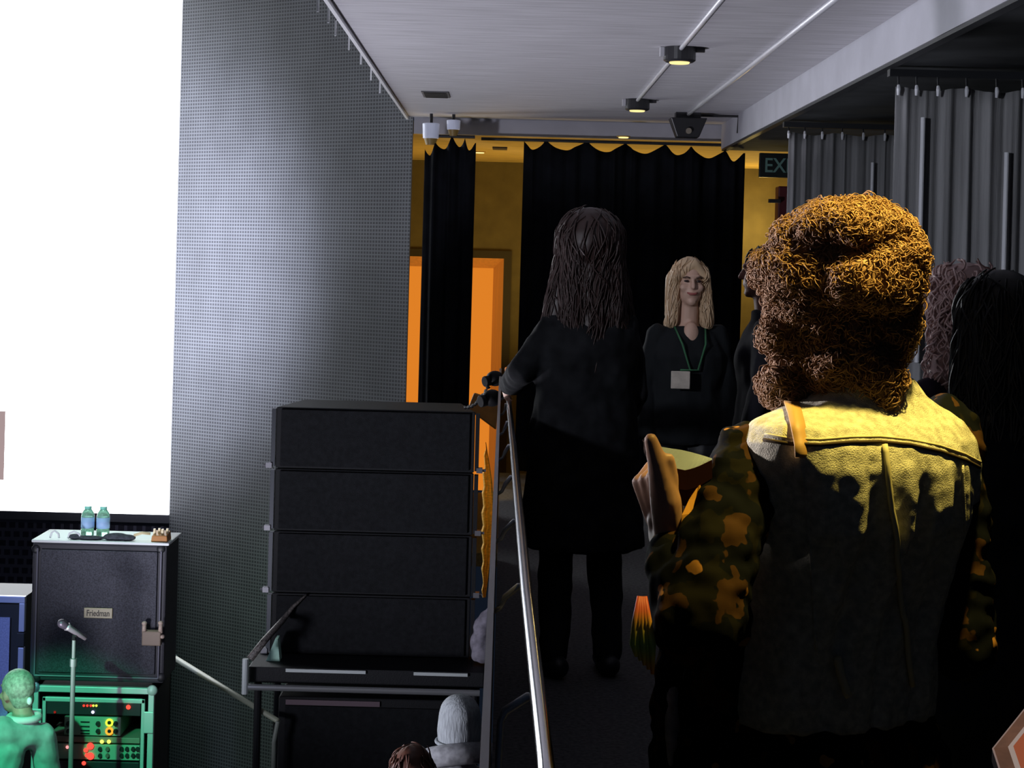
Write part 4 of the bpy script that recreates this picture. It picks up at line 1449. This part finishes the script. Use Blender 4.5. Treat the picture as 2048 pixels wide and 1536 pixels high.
# tan strap over the left shoulder
pp = on_surface(bv, [(1580, 800), (1590, 830), (1598, 865), (1603, 890), (1605, 915)], .002)
sv, sf = [], []
for i, p in enumerate(pp):
    d = Vector((.0135, .008, 0))
    for q in (p - d, p + d, p + d + Vector((0, -.004, .003)), p - d + Vector((0, -.004, .003))):
        sv.append(q)
    if i:
        a0, b0 = (i - 1) * 4, i * 4
        for kq in range(4):
            sf.append((a0 + kq, a0 + (kq + 1) % 4, b0 + (kq + 1) % 4, b0 + kq))
sf.append((3, 2, 1, 0))
n4 = len(sv) - 4
sf.append((n4, n4 + 1, n4 + 2, n4 + 3))
MB().add(sv, sf).build('strap', M('tan_leather', (.42, .24, .08), .6), man, True)
# vest armhole binding round the left sleeve
arm_dir = (elL - shL).normalized()
# rainbow ribbon hanging from the elbow
rb0 = pt(1284, 1205, 2.83)
rcol = bpy.data.materials.new('rainbow_cord')
rcol.use_nodes = True
nt = rcol.node_tree
tc = nt.nodes.new('ShaderNodeTexCoord')
sp = nt.nodes.new('ShaderNodeSeparateXYZ')
nt.links.new(tc.outputs['Object'], sp.inputs[0])
mr = nt.nodes.new('ShaderNodeMapRange')
mr.inputs['From Min'].default_value = rb0.z - .11
mr.inputs['From Max'].default_value = rb0.z
nt.links.new(sp.outputs['Z'], mr.inputs[0])
ra = nt.nodes.new('ShaderNodeValToRGB')
ra.color_ramp.interpolation = 'B_SPLINE'
els = ra.color_ramp.elements
els[0].position, els[0].color = 0.02, (.9, .35, .05, 1)
els[1].position, els[1].color = 1, (.75, .12, .05, 1)
for ps, cc in ((.18, (.75, .6, .08, 1)), (.4, (.25, .6, .15, 1)), (.6, (.85, .7, .12, 1)), (.76, (.9, .4, .06, 1)), (.9, (.8, .12, .06, 1))):
    e = els.new(ps)
    e.color = cc
nt.links.new(mr.outputs[0], ra.inputs[0])
nt.links.new(ra.outputs[0], nt.nodes['Principled BSDF'].inputs['Base Color'])
rb = MB()
for kq in range(5):
    o = (kq - 2) * .0055
    rb.tube([rb0 + Vector((o * .4, 0, .01)), rb0 + Vector((o * 1.0, -.01, -.03)), rb0 + Vector((o * 1.4 + .002, -.012 + .006 * (kq % 2), -.065)), rb0 + Vector((o * 1.2 + .006, -.008, -.085 - .007 * kq))], [.004, .0055, .006, .003], 8)
rb.build('rainbow_cord', rcol, man, True)
# hair: a dense mass and the curls over it
hb = MB()
E = lambda px, py, y, a, b_, c_: hb.ell(pt(px, py, y), (a, b_, c_))
E(1692, 525, 3.14, .125, .115, .100)
E(1705, 462, 3.10, .108, .115, .055)
E(1735, 560, 3.045, .098, .085, .062)
E(1785, 520, 3.08, .055, .09, .075)
E(1640, 560, 3.12, .10, .11, .10)
E(1552, 530, 3.12, .040, .05, .030)
E(1535, 552, 3.12, .026, .04, .022)
E(1590, 480, 3.12, .045, .06, .04)
E(1600, 620, 3.12, .052, .07, .06)
E(1560, 672, 3.11, .036, .045, .032)
E(1590, 720, 3.11, .040, .05, .05)
E(1556, 770, 3.10, .034, .045, .034)
E(1585, 790, 3.09, .04, .045, .03)
E(1700, 660, 3.10, .105, .09, .10)
E(1765, 640, 3.09, .062, .08, .10)
E(1705, 740, 3.075, .085, .075, .075)
E(1755, 770, 3.045, .042, .055, .055)
ho = hb.fuse('hair', m_hair_man, man, .008, 3, lambda co, no: np.array([.010 * noise.noise(Vector(p) * 26) for p in co]))
bvh = bvh_of(ho)
vs = np.array([q.co[:] for q in ho.data.vertices]) + np.array(wloc(ho))
st = MB()
lo, hi = vs.min(0) - .02, vs.max(0) + .02
strands(st, bvh, 6500, .042, .0017, .0036, 38, (lo, hi), .001, .003, down=.7, jitter=.7, sides=3)
strands(st, bvh, 3000, .045, .0012, .0045, 34, (lo, hi), .004, .003, down=.5, jitter=1.0, sides=3)
st.build('hair_curls', m_hair_man, man, True)
tl = MB()  # pale strip painting the lit left edge of the jacket
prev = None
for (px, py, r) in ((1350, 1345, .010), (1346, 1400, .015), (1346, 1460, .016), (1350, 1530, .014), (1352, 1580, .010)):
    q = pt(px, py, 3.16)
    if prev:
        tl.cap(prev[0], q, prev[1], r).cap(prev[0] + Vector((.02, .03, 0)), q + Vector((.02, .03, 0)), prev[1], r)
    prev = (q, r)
tl.fuse('jacket_lit_edge', M('lit_edge_grey', (.40, .40, .45), .9, nz=(40, .3)), man, .006, 2)['label'] = 'pale grey strip for the lit jacket edge'
# booklet in the raised hand
bk = thing('booklet', 'curled white paper booklet with dark red cover held in raised left hand', 'booklet', tuple(pt(1370, 1000, 3.0)))


def sheet(rows, th, name, mat):
    vs, fs = [], []
    n = len(rows[0])
    for s in (0, 1):
        for r_ in rows:
            for q in r_:
                vs.append(q + Vector((0, th * s, 0)))
    m = len(rows)
    o = n * m
    for i in range(m - 1):
        for k in range(n - 1):
            a = i * n + k
            fs += [(a, a + 1, a + n + 1, a + n), (o + a + n, o + a + n + 1, o + a + 1, o + a)]
    for i in range(m - 1):
        a = i * n
        fs.append((a + n, o + a + n, o + a, a))
        a = i * n + n - 1
        fs.append((a, o + a, o + a + n, a + n))
    for k in range(n - 1):
        fs.append((k, o + k, o + k + 1, k + 1))
        a = (m - 1) * n + k
        fs.append((a + 1, o + a + 1, o + a, a))
    return MB().add(vs, fs).build(name, mat, bk)


def poly(keys, n, Y0, Y1):
    out = []
    m = len(keys)
    for i in range(n):
        t = i / (n - 1) * (m - 1)
        k = min(m - 2, int(t))
        u = t - k
        out.append(pt(keys[k][0] * (1 - u) + keys[k + 1][0] * u, keys[k][1] * (1 - u) + keys[k + 1][1] * u, Y0 + (Y1 - Y0) * i / (n - 1)))
    return out


N = 13
front = [(1318, 905), (1335, 922), (1352, 937), (1372, 941), (1395, 934), (1424, 920)]
backk = [(1318, 893), (1340, 897), (1362, 900), (1384, 905), (1405, 911), (1424, 917)]
low = [(1335, 985), (1345, 1000), (1356, 1010), (1374, 1012), (1398, 1005), (1425, 985)]
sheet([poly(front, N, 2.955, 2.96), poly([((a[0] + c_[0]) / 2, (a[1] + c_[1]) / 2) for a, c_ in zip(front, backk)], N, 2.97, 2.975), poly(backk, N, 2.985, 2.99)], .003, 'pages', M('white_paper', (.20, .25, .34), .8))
sheet([poly(front, N, 2.95, 2.955), poly([((a[0] + c_[0]) / 2, (a[1] + c_[1]) / 2 + 4) for a, c_ in zip(front, low)], N, 2.95, 2.955), poly(low, N, 2.955, 2.96)], .003, 'cover', M('maroon_cover', (.045, .013, .010), .9))
ofl = [[pt(1396, 972, 2.955), pt(1402, 968, 2.96)], [pt(1378, 1000, 2.95), pt(1404, 992, 2.955)], [pt(1364, 1030, 2.94), pt(1398, 1022, 2.945)], [pt(1362, 1055, 2.935), pt(1388, 1048, 2.94)], [pt(1368, 1078, 2.93), pt(1374, 1074, 2.935)]]  # orange sheet whose colour stands for warmly lit skin
sheet([[r_[0], r_[0].lerp(r_[1], .5) + Vector((0, -.006, .0)), r_[1]] for r_ in ofl], .003, 'lit_skin_patch', M('lit_skin_orange', (.85, .40, .06), .6))['label'] = 'orange patch standing for lit skin'

# framed board in the lower right corner
fb = thing('framed_board', 'corner of an orange red board with brown frame at lower right', 'board', tuple(pt(2040, 1530, 2.3)))
a0, a1, a2, a3 = pt(1984, 1497, 2.32), pt(2110, 1340, 2.45), pt(2230, 1480, 2.35), pt(2030, 1640, 2.2)
cen = (a0 + a1 + a2 + a3) / 4
nn = (a1 - a0).cross(a3 - a0).normalized()
ring = lambda s, h: [cen + (p - cen) * s + nn * h for p in (a0, a1, a2, a3)]


def frame_ring(s0, s1, h0, h1, name, mat):
    A0, A1, B0, B1 = ring(s0, h0), ring(s1, h0), ring(s0, h1), ring(s1, h1)
    mb = MB()
    for i in range(4):
        jn = (i + 1) % 4
        mb.hexa([A0[i], A0[jn], A1[jn], A1[i]], [B0[i], B0[jn], B1[jn], B1[i]])
    return mb.build(name, mat, fb)


frame_ring(1.0, .965, 0, .022, 'edge', M('pale_edge', (.5, .42, .42), .6))
frame_ring(.965, .70, 0, .014, 'frame', M('brown_frame', (.20, .10, .06), .6, nz=(30, .3)))
frame_ring(.70, .60, 0, .018, 'inner_edge', M('white_edge', (.7, .66, .66), .6))
MB().hexa(ring(.60, 0), ring(.60, .010)).build('board_face', M('orange_red_face', (.62, .17, .07), .6), fb)

# ================================================================ LIGHTS
light('stage_wash', 'SPOT', (-3.6, 1.2, 2.3), 640, (.84, .88, 1.0), (2.25, 8.2, 1.7), spot_size=R(30), spot_blend=.9, shadow_soft_size=.15)
light('added_ceiling_fill', 'SPOT', (-2.6, 7.6, -.9), 480, (.88, .87, 1.0), (.45, 8.6, 2.6), spot_size=R(150), spot_blend=1, shadow_soft_size=.2)  # added unseen light that brightens the ceiling from below
light('added_backdrop_glow', 'SPOT', (-3.6, 11.3, 1.4), 1150, (.80, .82, 1.0), (-2.95, 14.3, 1.5), spot_size=R(75), spot_blend=1, shadow_soft_size=.3)  # added unseen light imitating the screen's glare on the mesh
light('added_cabinet_top_fill', 'SPOT', (-2.35, 9.7, 3.4), 260, (.72, 1, .92), (-2.25, 9.8, -.1), spot_size=R(14), spot_blend=.3, shadow_soft_size=.05)  # added unseen spot to whiten the cabinet top
light('added_cabinet_front_fill', 'SPOT', (-3.4, 4.0, 2.6), 170, (.62, .68, 1), (-2.2, 9.7, -.6), spot_size=R(16), spot_blend=.7, shadow_soft_size=.1)  # added unseen soft spot that lifts cabinet front and nameplate
light('man_downlight', 'SPOT', (.83, 2.86, 2.54), 215, (1, .74, .16), (.66, 3.02, 1.3), spot_size=R(42), spot_blend=1, shadow_soft_size=.03)
light('added_man_rim', 'SPOT', (-3.6, 5.5, 1.62), 1900, (1, .88, .90), (.55, 3.1, 1.47), spot_size=R(9.5), spot_blend=.6, shadow_soft_size=.06)  # added unseen light for the pale rim on the man's left
light('added_beam_fill', 'SPOT', (-3.0, 3.5, 1.5), 110, (.88, .88, 1.0), (1.57, 5.4, 2.5), spot_size=R(40), spot_blend=1, shadow_soft_size=.1)  # added unseen fill for the near beam and ceiling
light('added_board_fill', 'SPOT', (1.0, 1.9, 2.54), 45, (1, .80, .68), (.74, 2.3, .9), spot_size=R(22), spot_blend=.6, shadow_soft_size=.05)  # added unseen spot that brightens the framed board
light('lobby_uplight', 'AREA', (.6, 14.8, .6), 32, (1, .72, .25), (.6, 14.9, 3), shape='RECTANGLE', size=3.0, size_y=1.2)
light('lobby_wall_lamp', 'POINT', (2.3, 15.9, 1.9), 16, (1, .74, .25), shadow_soft_size=.1)
light('green_stage_lamp', 'SPOT', (-3.0, 5.0, 2.0), 900, (.06, 1, .48), (-2.36, 9.4, -1.42), spot_size=R(17.5), spot_blend=.3, shadow_soft_size=.05)
light('blue_stage_lamp', 'SPOT', (-5.0, 7.5, 1.5), 420, (.30, .42, 1), (-2.95, 10.0, -.7), spot_size=R(16), spot_blend=.5, shadow_soft_size=.05)
light('green_floor_lamp', 'SPOT', (-2.6, 11.0, -.2), 22, (.35, 1, .4), (-1.7, 13.4, -1.5), spot_size=R(60), spot_blend=.9, shadow_soft_size=.1)
light('amber_side_lamp', 'SPOT', (-.35, 11.3, .9), 25, (1, .62, .12), (-.13, 12.2, -.3), spot_size=R(60), spot_blend=.5, shadow_soft_size=.05)
